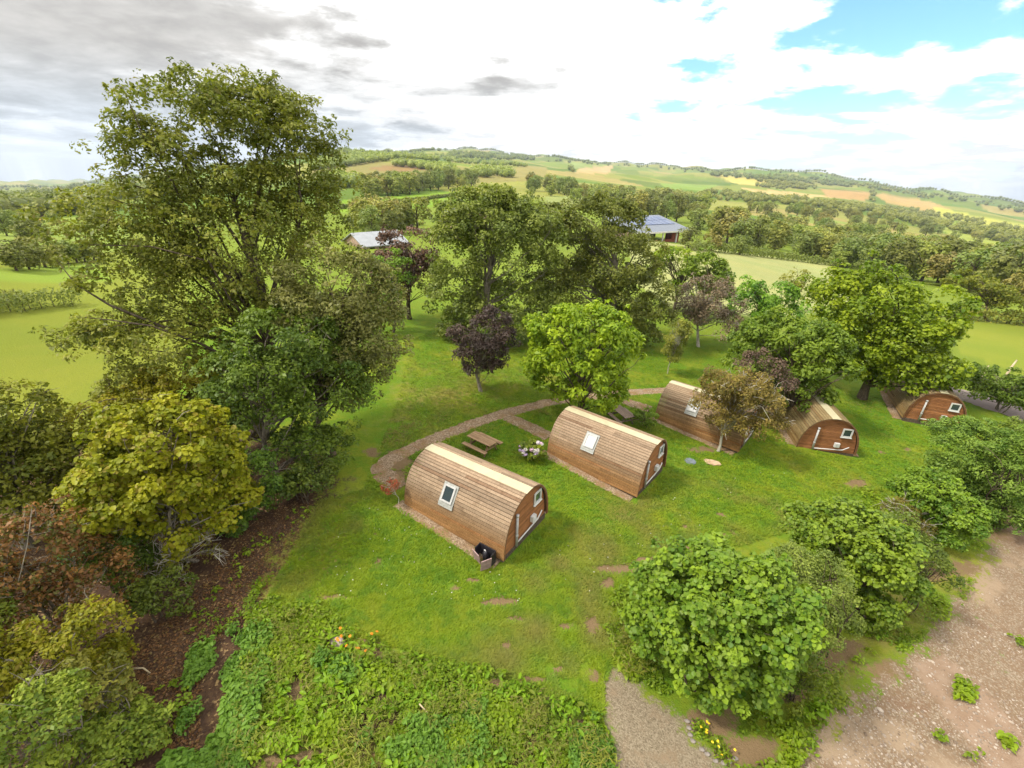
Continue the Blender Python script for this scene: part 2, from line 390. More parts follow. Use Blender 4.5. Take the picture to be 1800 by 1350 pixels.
for poly, k, soft in (([(740, 790), (900, 735), (960, 770), (970, 830), (1120, 900), (1120, 960), (960, 930), (930, 860)], 0.9, 45), ([(640, 900), (880, 1000), (860, 1040), (640, 1030)], 0.8, 50), ([(1180, 760), (1320, 800), (1320, 830), (1180, 860)], 0.7, 40), ([(1500, 700), (1640, 680), (1700, 720), (1560, 820), (1510, 800)], 0.7, 40)):
    lush = np.maximum(lush, k * poly_mask(nx, ny, poly, soft))
mask2[near, 1] = lush
# the wider country: patchwork of fields
ident, edge = fields(gx, gy, 210.0, 3.0)
pal = np.array([srgb(132, 150, 58), srgb(120, 148, 52), srgb(150, 160, 66), srgb(112, 138, 50), srgb(168, 168, 82), srgb(140, 158, 56), srgb(186, 170, 98), srgb(124, 142, 60)]) * 0.56
fi = (ident * 7.999).astype(int) % 8
nearby = gd < 330
fi = np.where(nearby, np.array([0, 1, 5, 3])[fi % 4], fi)
country = pal[fi] * (0.9 + 0.2 * vnoise(gx, gy, 35, 5))[:, None]
FIELD = [  # picture outline, colour, distance range
    ([(-900, 440), (180, 395), (330, 430), (330, 560), (300, 780), (-900, 1000)], (150, 158, 60), 28, 170),
    ([(-200, 405), (170, 378), (230, 400), (230, 470), (-200, 520)], (152, 170, 76), 110, 420),
    ([(-200, 480), (170, 462), (240, 540), (-200, 545)], (150, 172, 66), 70, 160),
    ([(-100, 376), (90, 366), (70, 392), (-100, 402)], (226, 178, 92), 200, 900),
    ([(1100, 418), (1150, 424), (1300, 444), (1470, 464), (1500, 530), (1380, 560), (1180, 540), (1120, 500)], (186, 188, 122), 55, 240),
    ([(1640, 570), (1700, 562), (1900, 575), (2100, 600), (2100, 720), (1800, 660), (1690, 620)], (150, 160, 58), 40, 140),
    ([(580, 372), (600, 352), (812, 336), (820, 352), (740, 366), (680, 378)], (144, 176, 52), 140, 700),
    ([(960, 345), (1040, 345), (1050, 365), (960, 362)], (165, 175, 100), 140, 600),
    ([(540, 300), (620, 282), (800, 292), (960, 316), (820, 324), (680, 320), (560, 322)], (164, 154, 88), 400, 1400),
    ([(640, 296), (700, 288), (760, 296), (700, 304)], (170, 140, 92), 400, 1400),
    ([(570, 312), (640, 308), (760, 318), (600, 334)], (140, 160, 70), 300, 1200),
    ([(880, 300), (930, 288), (960, 292), (960, 312), (880, 318)], (172, 160, 92), 300, 1600),
    ([(1220, 376), (1330, 386), (1370, 402), (1260, 396)], (198, 178, 96), 200, 700),
    ([(1258, 305), (1300, 312), (1360, 318), (1350, 330), (1290, 322)], (222, 206, 110), 800, 5000),
    ([(1300, 330), (1400, 338), (1470, 344), (1460, 348), (1340, 342)], (226, 196, 128), 800, 5000),
    ([(1440, 332), (1530, 338), (1522, 354), (1452, 346)], (206, 166, 104), 800, 5000),
    ([(1532, 338), (1640, 356), (1690, 376), (1640, 374), (1560, 358)], (210, 176, 108), 800, 5000),
    ([(1640, 362), (1720, 380), (1820, 396), (1820, 414), (1720, 396), (1650, 380)], (206, 204, 92), 500, 5000),
    ([(1560, 372), (1680, 390), (1740, 400), (1640, 404), (1570, 386)], (160, 178, 78), 400, 4000),
    ([(1640, 400), (1760, 404), (1820, 420), (1820, 440), (1700, 424)], (176, 186, 84), 300, 4000),
    ([(1000, 284), (1080, 290), (1060, 298), (1000, 294)], (160, 176, 90), 1200, 6000),
    ([(1020, 296), (1080, 290), (1070, 306), (1010, 304)], (216, 186, 130), 1200, 6000),
    ([(1160, 322), (1260, 326), (1240, 336), (1170, 332)], (150, 176, 78), 600, 4000),
    ([(1380, 376), (1440, 380), (1500, 394), (1420, 392)], (160, 176, 84), 250, 1500)]
for poly, c, d0, d1 in FIELD:
    m = front & in_poly(qx, qy, poly) & (gd > d0) & (gd < d1)
    country[m] = np.array(srgb(*c)) * 0.56 * (0.92 + 0.16 * vnoise(gx[m], gy[m], 18, 8))[:, None]
lawn = np.array([0.105, 0.165, 0.012])
wl = np.clip((gd - 42) / 20, 0, 1)[:, None]
outside = in_poly(qx, qy, FIELD[0][0]) & front & (gd > 24)
wl[outside] = 1
base[:, :3] = lawn * (1 - wl) + country * wl
mask2[:, 2] = 1 - wl[:, 0]
na, nr = len(azf), len(rad)
ii, jj = np.meshgrid(np.arange(nr - 1), np.arange(na), indexing='ij')
jn = (jj + 1) % na
quads = np.stack([ii * na + jj, (ii + 1) * na + jj, (ii + 1) * na + jn, ii * na + jn], -1).reshape(-1, 4)[:, ::-1]
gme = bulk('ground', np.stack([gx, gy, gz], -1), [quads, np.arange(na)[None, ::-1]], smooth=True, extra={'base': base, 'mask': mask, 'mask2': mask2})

m, t = new_mat('ground_cover'); M_GROUND = m
geo = t.n('ShaderNodeNewGeometry'); PO = geo.outputs['Position']
ab = t.n('ShaderNodeAttribute', attribute_name='base'); am = t.n('ShaderNodeAttribute', attribute_name='mask'); a2 = t.n('ShaderNodeAttribute', attribute_name='mask2')
sm = t.n('ShaderNodeSeparateColor'); t.l(am.outputs['Color'], sm.inputs[0]); s2 = t.n('ShaderNodeSeparateColor'); t.l(a2.outputs['Color'], s2.inputs[0])
n1 = t.noise(PO, 0.35, 5, 0.6, 0.3); n2 = t.noise(PO, 1.7, 6, 0.62, 0.2); n3 = t.noise(PO, 9.0, 5, 0.65); n4 = t.noise(PO, 34.0, 4, 0.7); n0 = t.noise(PO, 0.03, 5, 0.6)
lawnness = s2.outputs[2]
# grass tones
g = ab.outputs['Color']
g = t.mix(t.math('MULTIPLY', t.mapr(n1, 0.42, 0.68), t.math('MULTIPLY', lawnness, 0.85)), g, (0.205, 0.215, 0.020))
g = t.mix(t.math('MULTIPLY', t.mapr(n2, 0.45, 0.62), t.math('MULTIPLY', lawnness, 0.55)), g, (0.08, 0.175, 0.011))
g = t.mix(t.math('MULTIPLY', s2.outputs[1], t.math('MULTIPLY', t.mapr(n2, 0.25, 0.6), 0.75)), g, (0.07, 0.165, 0.010))
dryf = t.mapr(t.math('ADD', s2.outputs[0], t.math('MULTIPLY', t.math('SUBTRACT', t.math('ADD', n2, n1), 1.0), 1.8)), 0.26, 0.95)
g = t.mix(t.math('MULTIPLY', dryf, 0.85), g, t.mix(n3, (0.20, 0.155, 0.048), (0.23, 0.21, 0.05)))
g = t.mix(t.math('MULTIPLY', t.mapr(n3, 0.35, 0.75), 0.40), g, t.mix(1.0, g, (0.55, 0.62, 0.45), 'MULTIPLY'))
g = t.mix(t.math('MULTIPLY', t.mapr(n4, 0.40, 0.75), 0.35), g, t.mix(1.0, g, (1.5, 1.45, 1.3), 'MULTIPLY'))
g = t.mix(t.math('MULTIPLY', t.mapr(t.noise(PO, 0.11, 6, 0.65, 0.4), 0.40, 0.66), t.math('MULTIPLY_ADD', lawnness, -0.45, 0.45)), g, t.mix(1.0, g, (0.72, 0.88, 0.75), 'MULTIPLY'))
g = t.mix(t.math('MULTIPLY', t.mapr(n0, 0.35, 0.65), t.math('MULTIPLY_ADD', lawnness, -0.35, 0.35)), g, t.mix(1.0, g, (1.18, 1.05, 0.9), 'MULTIPLY'))
# leaf litter (also shade painted under the weeds), soil, gravels; ragged edges from noise
rag = t.math('MULTIPLY', t.math('SUBTRACT', t.math('ADD', t.math('ADD', t.math('MULTIPLY', n2, 0.5), t.math('MULTIPLY', n3, 0.35)), t.math('MULTIPLY', n4, 0.15)), 0.5), 2.6)
vor = t.n('ShaderNodeTexVoronoi', feature='F1'); t.l(PO, vor.inputs['Vector']); vor.inputs['Scale'].default_value = 17.0
vc = t.n('ShaderNodeSeparateColor'); t.l(vor.outputs['Color'], vc.inputs[0])
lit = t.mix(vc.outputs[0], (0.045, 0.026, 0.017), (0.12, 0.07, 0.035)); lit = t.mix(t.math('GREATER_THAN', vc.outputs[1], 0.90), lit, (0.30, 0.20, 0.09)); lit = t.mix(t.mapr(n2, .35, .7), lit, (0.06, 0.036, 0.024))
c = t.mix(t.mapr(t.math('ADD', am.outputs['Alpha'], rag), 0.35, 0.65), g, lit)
soil = t.mix(n3, (0.135, 0.085, 0.042), (0.21, 0.145, 0.075)); soil = t.mix(t.mapr(n4, 0.55, 0.75), soil, (0.28, 0.20, 0.13))
c = t.mix(t.mapr(t.math('ADD', sm.outputs[0], rag), 0.52, 0.85), c, soil)
vy = t.n('ShaderNodeTexVoronoi', feature='F1'); t.l(PO, vy.inputs['Vector']); vy.inputs['Scale'].default_value = 21.0; vy.inputs['Randomness'].default_value = 1.0
yc = t.n('ShaderNodeSeparateColor'); t.l(vy.outputs['Color'], yc.inputs[0])
stone = t.mix(yc.outputs[0], (0.15, 0.105, 0.065), (0.31, 0.25, 0.18))
yard = t.mix(t.mapr(t.math('ADD', t.math('MULTIPLY', n2, 0.5), t.math('MULTIPLY', yc.outputs[1], 0.5)), 0.40, 0.60), (0.19, 0.125, 0.075), stone)
yard = t.mix(t.mapr(n1, 0.55, 0.68), yard, t.mix(n3, (0.25, 0.175, 0.11), (0.32, 0.24, 0.16)))
yard = t.mix(t.math('MULTIPLY', t.mapr(n1, 0.46, 0.36), 0.5), yard, (0.17, 0.10, 0.06))
yard = t.mix(t.math('MULTIPLY', t.mapr(t.math('ADD', n2, t.math('MULTIPLY', n3, 0.4)), 0.86, 0.96), 0.8), yard, (0.12, 0.17, 0.03))
c = t.mix(t.mapr(t.math('ADD', sm.outputs[2], rag), 0.42, 0.62), c, yard)
c = t.mix(t.math('MULTIPLY', t.mapr(t.math('ADD', a2.outputs['Alpha'], t.math('MULTIPLY', rag, 0.5)), 0.42, 0.72), 0.9), c, t.mix(t.mapr(n2, 0.3, 0.7), (0.235, 0.155, 0.10), (0.30, 0.215, 0.15)))
vg = t.n('ShaderNodeTexVoronoi', feature='F1'); t.l(PO, vg.inputs['Vector']); vg.inputs['Scale'].default_value = 30.0
gc = t.n('ShaderNodeSeparateColor'); t.l(vg.outputs['Color'], gc.inputs[0])
grav = t.mix(gc.outputs[0], (0.14, 0.108, 0.068), (0.28, 0.228, 0.155)); grav = t.mix(t.mapr(n2, 0.5, 0.7), grav, (0.22, 0.16, 0.10))
c = t.mix(t.mapr(t.math('ADD', sm.outputs[1], t.math('MULTIPLY', rag, 0.8)), 0.40, 0.66), c, grav)
hgt = t.math('ADD', t.math('MULTIPLY', n4, 0.6), t.math('ADD', n3, t.math('MULTIPLY', vor.outputs['Distance'], 0.5)))
p = principled(t, c, 0.95, 0.08, bump(t, hgt, 0.55, 0.06)); out(t, p.outputs[0])
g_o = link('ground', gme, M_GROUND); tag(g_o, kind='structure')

# ------------------------------------------------------------------ paths (draped strips)
M_PATH, t = new_mat('path_gravel')
geo = t.n('ShaderNodeNewGeometry'); PO = geo.outputs['Position']
v = t.n('ShaderNodeTexVoronoi', feature='F1'); t.l(PO, v.inputs['Vector']); v.inputs['Scale'].default_value = 16.0
vc = t.n('ShaderNodeSeparateColor'); t.l(v.outputs['Color'], vc.inputs[0]); n2 = t.noise(PO, 1.3, 6, 0.65); n3 = t.noise(PO, 12, 5, 0.6)
c = t.mix(vc.outputs[0], (0.16, 0.105, 0.06), (0.36, 0.27, 0.18)); c = t.mix(t.mapr(n2, 0.45, 0.65), c, t.mix(n3, (0.21, 0.12, 0.06), (0.29, 0.18, 0.10)))
c = t.mix(t.math('MULTIPLY', t.mapr(t.math('ADD', n2, n3), 1.12, 1.25), 0.8), c, (0.09, 0.14, 0.02))
p = principled(t, c, 0.95, 0.08, bump(t, t.math('ADD', n3, v.outputs['Distance']), 0.7, 0.04)); out(t, p.outputs[0])
M_ROAD, t = new_mat('lane_surface'); geo = t.n('ShaderNodeNewGeometry'); n2 = t.noise(geo.outputs['Position'], 1.0, 7, 0.7)
p = principled(t, t.mix(n2, (0.17, 0.13, 0.12), (0.33, 0.27, 0.25)), 0.9, 0.1); out(t, p.outputs[0])
def strip(name, pts, width, mat, lift=0.02, seed=1, wob=0.08, world_pts=False):
    W_ = np.array(pts, float)[:, :2] if world_pts else ground([p[0] for p in pts], [p[1] for p in pts])[:, :2]
    seg = np.hypot(*np.diff(W_, axis=0).T); s = np.concatenate([[0], np.cumsum(seg)]); n = max(8, int(s[-1] / 0.22))
    u = np.linspace(0, s[-1], n); X = np.interp(u, s, W_[:, 0]); Y = np.interp(u, s, W_[:, 1])
    k = 9; pad = lambda a: np.convolve(np.concatenate([np.full(k // 2, a[0]), a, np.full(k // 2, a[-1])]), np.ones(k) / k, 'valid')
    X, Y = pad(X), pad(Y)
    dx, dy = np.gradient(X), np.gradient(Y); L = np.hypot(dx, dy) + 1e-9; nxx, nyy = -dy / L, dx / L
    rng = np.random.default_rng(seed); wd = np.interp(u, s, width) if hasattr(width, '__len__') else np.full(n, width)
    V = []
    cross = np.linspace(-1, 1, 5)
    for c_ in cross:
        jit = (rng.random(n) - 0.5) * wob * 2 * (abs(c_) == 1)
        o = c_ * wd / 2 + jit
        x, y = X + nxx * o, Y + nyy * o
        V.append(np.stack([x, y, H(x, y) + lift - (0.015 if abs(c_) == 1 else 0)], -1))
    V = np.stack(V, 1).reshape(-1, 3); i, j = np.meshgrid(np.arange(n - 1), np.arange(4), indexing='ij'); a = (i * 5 + j).ravel()
    o = link(name, bulk(name, V, [np.stack([a, a + 5, a + 6, a + 1], -1)[:, ::-1]]), mat); tag(o, kind='structure'); return o
strip('path', [(668, 838), (668, 815), (760, 772), (850, 738), (905, 722), (960, 708), (1030, 698), (1100, 690), (1165, 686), (1230, 684)], 0.95, M_PATH, 0.02, 3)
strip('path', [(884, 730), (930, 750), (972, 772)], [1.05, 1.15, 1.15], M_PATH, 0.028, 4)
strip('path', [(1090, 702), (1120, 712), (1150, 722)], 1.15, M_PATH, 0.028, 5)
strip('path', [(668, 826), (690, 850), (712, 862)], 1.1, M_PATH, 0.026, 6)
strip('lane', [(1600, 672), (1640, 684), (1700, 696), (1760, 716), (1840, 742), (1960, 790)], 2.6, M_ROAD, 0.03, 7, 0.12)

# ------------------------------------------------------------------ pods
def wood_mat(name, scale=(1.2, 14, 14)):
    m, t = new_mat(name); oi = t.n('ShaderNodeObjectInfo'); tc = t.n('ShaderNodeTexCoord')
    off = t.n('ShaderNodeVectorMath', operation='ADD'); t.l(tc.outputs['Object'], off.inputs[0])
    rv = t.vec(t.math('MULTIPLY', oi.outputs['Random'], 37.0), t.math('MULTIPLY', oi.outputs['Random'], 91.0), 0.0); t.l(rv, off.inputs[1])
    mp = t.n('ShaderNodeMapping'); t.l(off.outputs[0], mp.inputs[0]); mp.inputs['Scale'].default_value = scale
    n = t.noise(mp.outputs[0], 3.0, 8, 0.65, 0.4); nb = t.noise(off.outputs[0], 1.4, 5, 0.6)
    c = oi.outputs['Color']
    c = t.mix(t.mapr(n, 0.35, 0.7), t.mix(1.0, c, (0.72, 0.68, 0.62), 'MULTIPLY'), t.mix(1.0, c, (1.12, 1.1, 1.08), 'MULTIPLY'))
    c = t.mix(t.math('MULTIPLY', t.mapr(nb, 0.48, 0.70), 0.55), c, t.mix(1.0, c, (0.62, 0.55, 0.5), 'MULTIPLY'))
    hs = t.n('ShaderNodeHueSaturation'); t.l(c, hs.inputs['Color']); t.l(t.math('MULTIPLY_ADD', oi.outputs['Random'], 0.22, 0.88), hs.inputs['Value'])
    p = principled(t, hs.outputs[0], 0.75, 0.2, bump(t, n, 0.35, 0.01)); out(t, p.outputs[0]); return m
M_WOOD = wood_mat('cedar_board')
M_TABLE = wood_mat('table_timber')
M_DARK = plain_mat('dark_membrane', (0.02, 0.016, 0.013), 0.8)
M_CREAM = plain_mat('cream_ridge_sheet', (0.43, 0.385, 0.24), 0.5, 0.4, 0.08, 3)
M_WHITE = plain_mat('white_plastic', (0.58, 0.57, 0.54), 0.4, 0.4, 0.06)
M_GREYP = plain_mat('grey_pipe', (0.42, 0.41, 0.39), 0.5, 0.4, 0.12)
M_FLASH = plain_mat('grey_flashing', (0.30, 0.30, 0.27), 0.5, 0.4, 0.15, 9)
M_BLIND = plain_mat('pale_blind', (0.46, 0.46, 0.44), 0.4, 0.5, 0.05)
M_PLINTH = plain_mat('plinth_stone', (0.10, 0.075, 0.055), 0.9, 0.1, 0.3, 9)
def glass_mat(name, c, rough=0.05):
    m, t = new_mat(name); p = principled(t, c, rough, 0.8); p.inputs['Coat Weight'].default_value = 0.6; out(t, p.outputs[0]); return m
M_GLASS = glass_mat('window_glass', (0.035, 0.05, 0.055))
M_GLASSD = glass_mat('dark_window_glass', (0.012, 0.014, 0.016))

PW, PL, PH, PN = 3.6, 5.73, 2.44, 2.25
def arch(th, w=PW / 2, h=PH):
    """th 0 at the left foot, pi at the right foot"""
    c, s = math.cos(th), math.sin(th); e = 2 / PN
    return (-math.copysign(abs(c) ** e, c) * w, abs(s) ** e * h)
_th = np.linspace(0, math.pi, 2001); _ap = np.array([arch(a) for a in _th])
_al = np.concatenate([[0], np.cumsum(np.hypot(*np.diff(_ap, axis=0).T))])
def arch_at(s):
    x = np.interp(s, _al, _ap[:, 0]); z = np.interp(s, _al, _ap[:, 1]); e = 0.02
    tx = np.interp(s + e, _al, _ap[:, 0]) - np.interp(s - e, _al, _ap[:, 0]); tz = np.interp(s + e, _al, _ap[:, 1]) - np.interp(s - e, _al, _ap[:, 1])
    l = math.hypot(tx, tz); return x, z, tx / l, tz / l
ARC = _al[-1]; NPL = 46; PWID = ARC / NPL
def plank_mesh(L):
    b = 0.006; w = PWID / 2 - 0.008; th = 0.03
    mb = MB(); prof = [(-w, 0), (-w, th - b), (-w + b, th), (w - b, th), (w, th - b), (w, 0)]
    V = [(x, y, z) for y in (0, L) for x, z in prof]
    mb.add(V, [tuple(range(6)), tuple(range(11, 5, -1))] + [(i, i + 6, (i + 1) % 6 + 6, (i + 1) % 6) for i in range(6)])
    return mb.mesh('plank')
_pl_cache = {}
def plank(L):
    k = round(L, 2)
    if k not in _pl_cache: _pl_cache[k] = plank_mesh(k)
    return _pl_cache[k]
_tpl = {}
def tpl(key, fn):
    if key not in _tpl: _tpl[key] = fn()
    return _tpl[key]
def surf_matrix(s, y, lift=0.0):
    """frame on the pod's skin: X along the pod, Y up the curve, Z outward"""
    x, z, tx, tz = arch_at(s); n = (-tz, tx)
    return Matrix(((0, tx, n[0], x + n[0] * lift), (1, 0, 0, y), (0, tz, n[1], z + n[1] * lift), (0, 0, 0, 1)))
def half_w(z):
    return PW / 2 * (1 - min(1, max(0, z / PH)) ** PN) ** (1 / PN)

def make_pod(loc, yaw, label, seed, sky_win=True, blind=False, side_tone=1.0, weather=0.0, sky_at=(2.0, 3.2)):
    rng = random.Random(seed)
    pod = empty('camping_pod', loc, yaw); tag(pod, label, 'pod', 'barrel shaped camping pods on the lawn')
    # dark inner shell behind the boards
    def shell():
        mb = MB(); N = 28; prof = [arch(math.pi * i / N, PW / 2 - 0.01, PH - 0.01) for i in range(N + 1)]
        V = [(x, y, z) for y in (0.14, PL - 0.5) for x, z in prof]
        mb.add(V, [(i, i + 1, i + N + 2, i + N + 1) for i in range(N)]); return mb.mesh('lining')
    link('lining', tpl('shell', shell), M_DARK, pod)
    link('plinth', tpl('plinth', lambda: MB().box((-PW / 2 + 0.06, 0.1, -0.3), (PW / 2 - 0.06, PL - 0.1, 0.0)).mesh('plinth')), M_PLINTH, pod)
    for k in range(NPL):
        s = (k + 0.5) * PWID; x, z, tx, tz = arch_at(s)
        ang = math.atan2(tz, tx); h = z / PH
        if abs(s - ARC / 2) < 0.17: continue
        cuts = [0.0, PL]
        if rng.random() < 0.75: cuts = [0.0, rng.choice((1.7, 2.3, 2.9, 3.5, 4.1)), PL]
        for a, b in zip(cuts[:-1], cuts[1:]):
            o = link('plank', plank(b - a - (0.004 if b < PL else 0)), M_WOOD, pod)
            o.location = (x, a, z); o.rotation_euler = (0, -ang, 0)
            # foot boards keep their orange stain, the sky-facing ones have silvered
            f = min(1, max(0, (h - 0.22) / 0.38)); low = np.array([0.325, 0.178, 0.072]); top = np.array([0.31, 0.225, 0.150])
            c = low * (1 - f) + top * f
            c = c * (1 - weather) + np.array([0.22, 0.17, 0.07]) * weather
            c = c * side_tone * rng.uniform(0.78, 1.15)
            if rng.random() < 0.10: c = c * np.array([0.82, 0.72, 0.66])
            o.color = (*c, 1)
    # ridge sheet
    def ridge():
        mb = MB(); N = 8; w = 0.25; V = []
        for y in (-0.03, PL + 0.03):
            for lift in (0.046, 0.036):
                for i in range(N + 1):
                    x, z, tx, tz = arch_at(ARC / 2 - w + 2 * w * i / N); V.append((x - tz * lift, y, z + tx * lift))
        n = N + 1; Fc = [(i, i + 1, i + 1 + 2 * n, i + 2 * n) for i in range(N)] + [(n + i + 1, n + i, n + i + 2 * n, n + i + 1 + 2 * n) for i in range(N)]
        Fc += [(0, n, 3 * n, 2 * n), (N, 2 * n + N, 3 * n + N, n + N)] + [(i + 1, i, n + i, n + i + 1) for i in range(N)] + [(2 * n + i, 2 * n + i + 1, 3 * n + i + 1, 3 * n + i) for i in range(N)]
        mb.add(V, Fc); return mb.mesh('ridge_sheet')
    link('ridge_sheet', tpl('ridge', ridge), M_CREAM, pod)
    # arch trim at both ends
    for y0, y1 in ((0.004, 0.07), (PL - 0.07, PL - 0.004)):
        def ring(y0=y0, y1=y1):
            mb = MB(); N = 40; V = []
            for y in (y0, y1):
                for w_ in (0.012, 0.075):
                    V += [(x, y, z) for x, z in (arch(math.pi * i / N, PW / 2 - w_, PH - w_) for i in range(N + 1))]
            n = N + 1; Fc = []
            for i in range(N):
                Fc += [(i, n + i, n + i + 1, i + 1), (2 * n + i, 2 * n + i + 1, 3 * n + i + 1, 3 * n + i), (n + i, 3 * n + i, 3 * n + i + 1, n + i + 1)]
            mb.add(V, Fc); return mb.mesh('arch_trim')
        o = link('arch_trim', tpl(('ring', y0), ring), M_WOOD, pod); o.color = (0.20, 0.10, 0.05, 1)
    # end walls of horizontal boards
    for end, y in (('near', 0.16), ('far', PL - 0.55)):
        wall = link('end_wall', tpl('endback' + end, lambda: MB().add([(x, y + (0.02 if end == 'near' else -0.02), max(z, 0)) for x, z in (arch(math.pi * i / 36, PW / 2 - 0.05, PH - 0.05) for i in range(37))], [tuple(range(37))] if end == 'near' else [tuple(range(36, -1, -1))]).mesh('end_wall')), M_DARK, pod)
        nb = 19; bh = (PH - 0.04) / nb
        for i in range(nb):
            z0 = 0.01 + i * bh; z1 = z0 + bh - 0.012
            def board(z0=z0, z1=z1, y=y, end=end):
                a, b = half_w(z0 + 0.05) - 0.08, max(0.04, half_w(z1 + 0.06) - 0.08); d = -0.026 if end == 'near' else 0.026
                lip = 0.012 if end == 'near' else -0.012
                V = [(-a, y, z0), (a, y, z0), (b, y, z1), (-b, y, z1), (-a, y + d, z0), (a, y + d, z0), (b, y + d + lip, z1), (-b, y + d + lip, z1)]
                Fc = [(4, 5, 6, 7), (0, 4, 7, 3), (5, 1, 2, 6), (7, 6, 2, 3), (0, 1, 5, 4)]
                if end == 'far': Fc = [tuple(reversed(f)) for f in Fc]
                return MB().add(V, Fc).mesh('board')
            o = link('board', tpl(('bd', end, i), board), M_WOOD, wall)
            c = np.array([0.33, 0.145, 0.06]) * rng.uniform(0.82, 1.14); o.color = (*c, 1)
    # end window, pipes and vent on the near wall
    win = empty('end_window'); win.parent = pod; win.location = (0.92, 0.118, 1.50)
    def frame(w, h, d, b):
        mb = MB()
        mb.box((-w, -d, -h), (w, 0, -h + b)).box((-w, -d, h - b), (w, 0, h)).box((-w, -d + 0.001, -h + b), (-w + b, 0, h - b)).box((w - b, -d + 0.001, -h + b), (w, 0, h - b)); return mb
    link('frame', tpl('wf', lambda: frame(0.30, 0.31, 0.05, 0.085).mesh('frame')), M_WHITE, win)
    link('pane', tpl('wp', lambda: MB().box((-0.22, -0.016, -0.23), (0.22, -0.004, 0.23)).mesh('pane')), M_GLASSD if side_tone < 0.9 or not sky_win else M_GLASS, win)
    link('sill', tpl('ws', lambda: MB().box((-0.33, -0.09, -0.345), (0.33, 0, -0.312)).mesh('sill')), M_WHITE, win)
    def riser():
        return MB().tube([(-0.80, 0.05, 0.02), (-0.80, 0.05, 1.62)], 0.057, 12).tube([(-0.80, 0.05, 1.60), (-0.80, 0.05, 1.70)], 0.075, 12).tube([(-0.80, 0.05, 0.55), (-0.80, 0.05, 0.63)], 0.07, 12).mesh('soil_pipe', True)
    link('soil_pipe', tpl('riser', riser), M_GREYP, pod)
    def waste():
        return MB().tube([(-0.80, 0.05, 0.16), (0.2, 0.05, 0.20), (0.95, 0.05, 0.24), (1.30, 0.05, 0.50)], 0.032, 10).tube([(0.95, 0.05, 0.24), (0.95, 0.16, 0.24)], 0.03, 8).mesh('waste_pipe', True)
    link('waste_pipe', tpl('waste', waste), M_WHITE, pod)
    def vent():
        mb = MB().box((0.40, -0.03, 0.42), (0.70, 0.125, 0.72))
        for i in range(4): mb.box((0.43, -0.045, 0.47 + i * 0.06), (0.67, -0.0305, 0.50 + i * 0.06))
        return mb.mesh('vent_box')
    link('vent_box', tpl('vent', vent), M_WHITE, pod)
    # far end: door between side lights
    door = link('door', tpl('door', lambda: MB().box((-0.45, PL - 0.52, 0.04), (0.45, PL - 0.47, 1.95)).mesh('door')), M_WOOD, pod); door.color = (0.30, 0.16, 0.07, 1)
    link('handle', tpl('dh', lambda: MB().tube([(0.36, PL - 0.44, 0.98), (0.36, PL - 0.44, 1.14)], 0.014, 8).mesh('handle')), M_GREYP, door)
    link('pane', tpl('dp', lambda: MB().box((-0.28, PL - 0.475, 1.1), (0.28, PL - 0.46, 1.8)).mesh('pane')), M_GLASS, door)
    if sky_win:
        sw = empty('roof_window'); sw.parent = pod; sw.matrix_local = surf_matrix(sky_at[0], sky_at[1], 0.034)
        link('flashing', tpl('flash', lambda: MB().box((-0.40, -0.52, -0.02), (0.40, 0.46, 0.012)).box((-0.40, -0.62, -0.05), (0.40, -0.5205, -0.012)).mesh('flashing')), M_FLASH, sw)
        def rf():
            mb = MB(); w, h, b = 0.31, 0.38, 0.075
            mb.box((-w, -h, 0.013), (w, -h + b, 0.085)).box((-w, h - b, 0.013), (w, h, 0.085)).box((-w, -h + b, 0.013), (-w + b, h - b, 0.084)).box((w - b, -h + b, 0.013), (w, h - b, 0.084)); return mb.mesh('frame')
        link('frame', tpl('rf', rf), M_WHITE if blind else M_GREYP, sw)
        link('pane', tpl('rpb' if blind else 'rp', lambda: MB().box((-0.235, -0.305, 0.02), (0.235, 0.305, 0.05)).mesh('pane')), M_BLIND if blind else M_GLASS, sw)
    return pod
PODS = [(0.855, 15.42, .99), (7.76, 20.31, .89), (15.6, 25.7, .86), (20.88, 25.65, -.19), (31.68, 30.15, -.41)]
POD_LABEL = ['cedar pod nearest the camera with green glass roof window and mauve panels at its foot', 'cedar pod with pale blinded roof window beside the lilac hydrangea',
             'cedar pod half hidden behind the small thorn tree', 'mossy roofed pod whose orange end wall stands right of the thorn tree', 'pod with orange end wall farthest towards the lane, shaded by the big maple']
def zg(x, y): return float(H(x, y)[0])
pods = []
for i, (x, y, yaw) in enumerate(PODS):
    ax = np.array([-math.sin(yaw), math.cos(yaw)]); ac = np.array([math.cos(yaw), math.sin(yaw)])
    mid = np.array([x, y]) + ax * PL / 2
    z = zg(*mid) + 0.06
    pods.append(make_pod((x, y, z), yaw, POD_LABEL[i], 40 + i, sky_win=i < 3, blind=i in (1, 2), weather=(0, 0, 0.1, 0.75, 0.6)[i], side_tone=1.0, sky_at=[(1.75, 3.25), (1.9, 3.25), (1.9, 3.45), (0, 0), (0, 0)][i]))
    # gravel strip along the left foot
    for sgn in (-1, 1):
        pts = [np.array([x, y]) + ac * sgn * (PW / 2 + 0.22) + ax * v for v in np.linspace(-0.05, PL + (0.5 if sgn < 0 else 0), 6)]
        strip('gravel_bed', [tuple(p) for p in pts], 0.62 if sgn < 0 else 0.4, M_PATH, 0.034, 20 + i, 0.05, True)

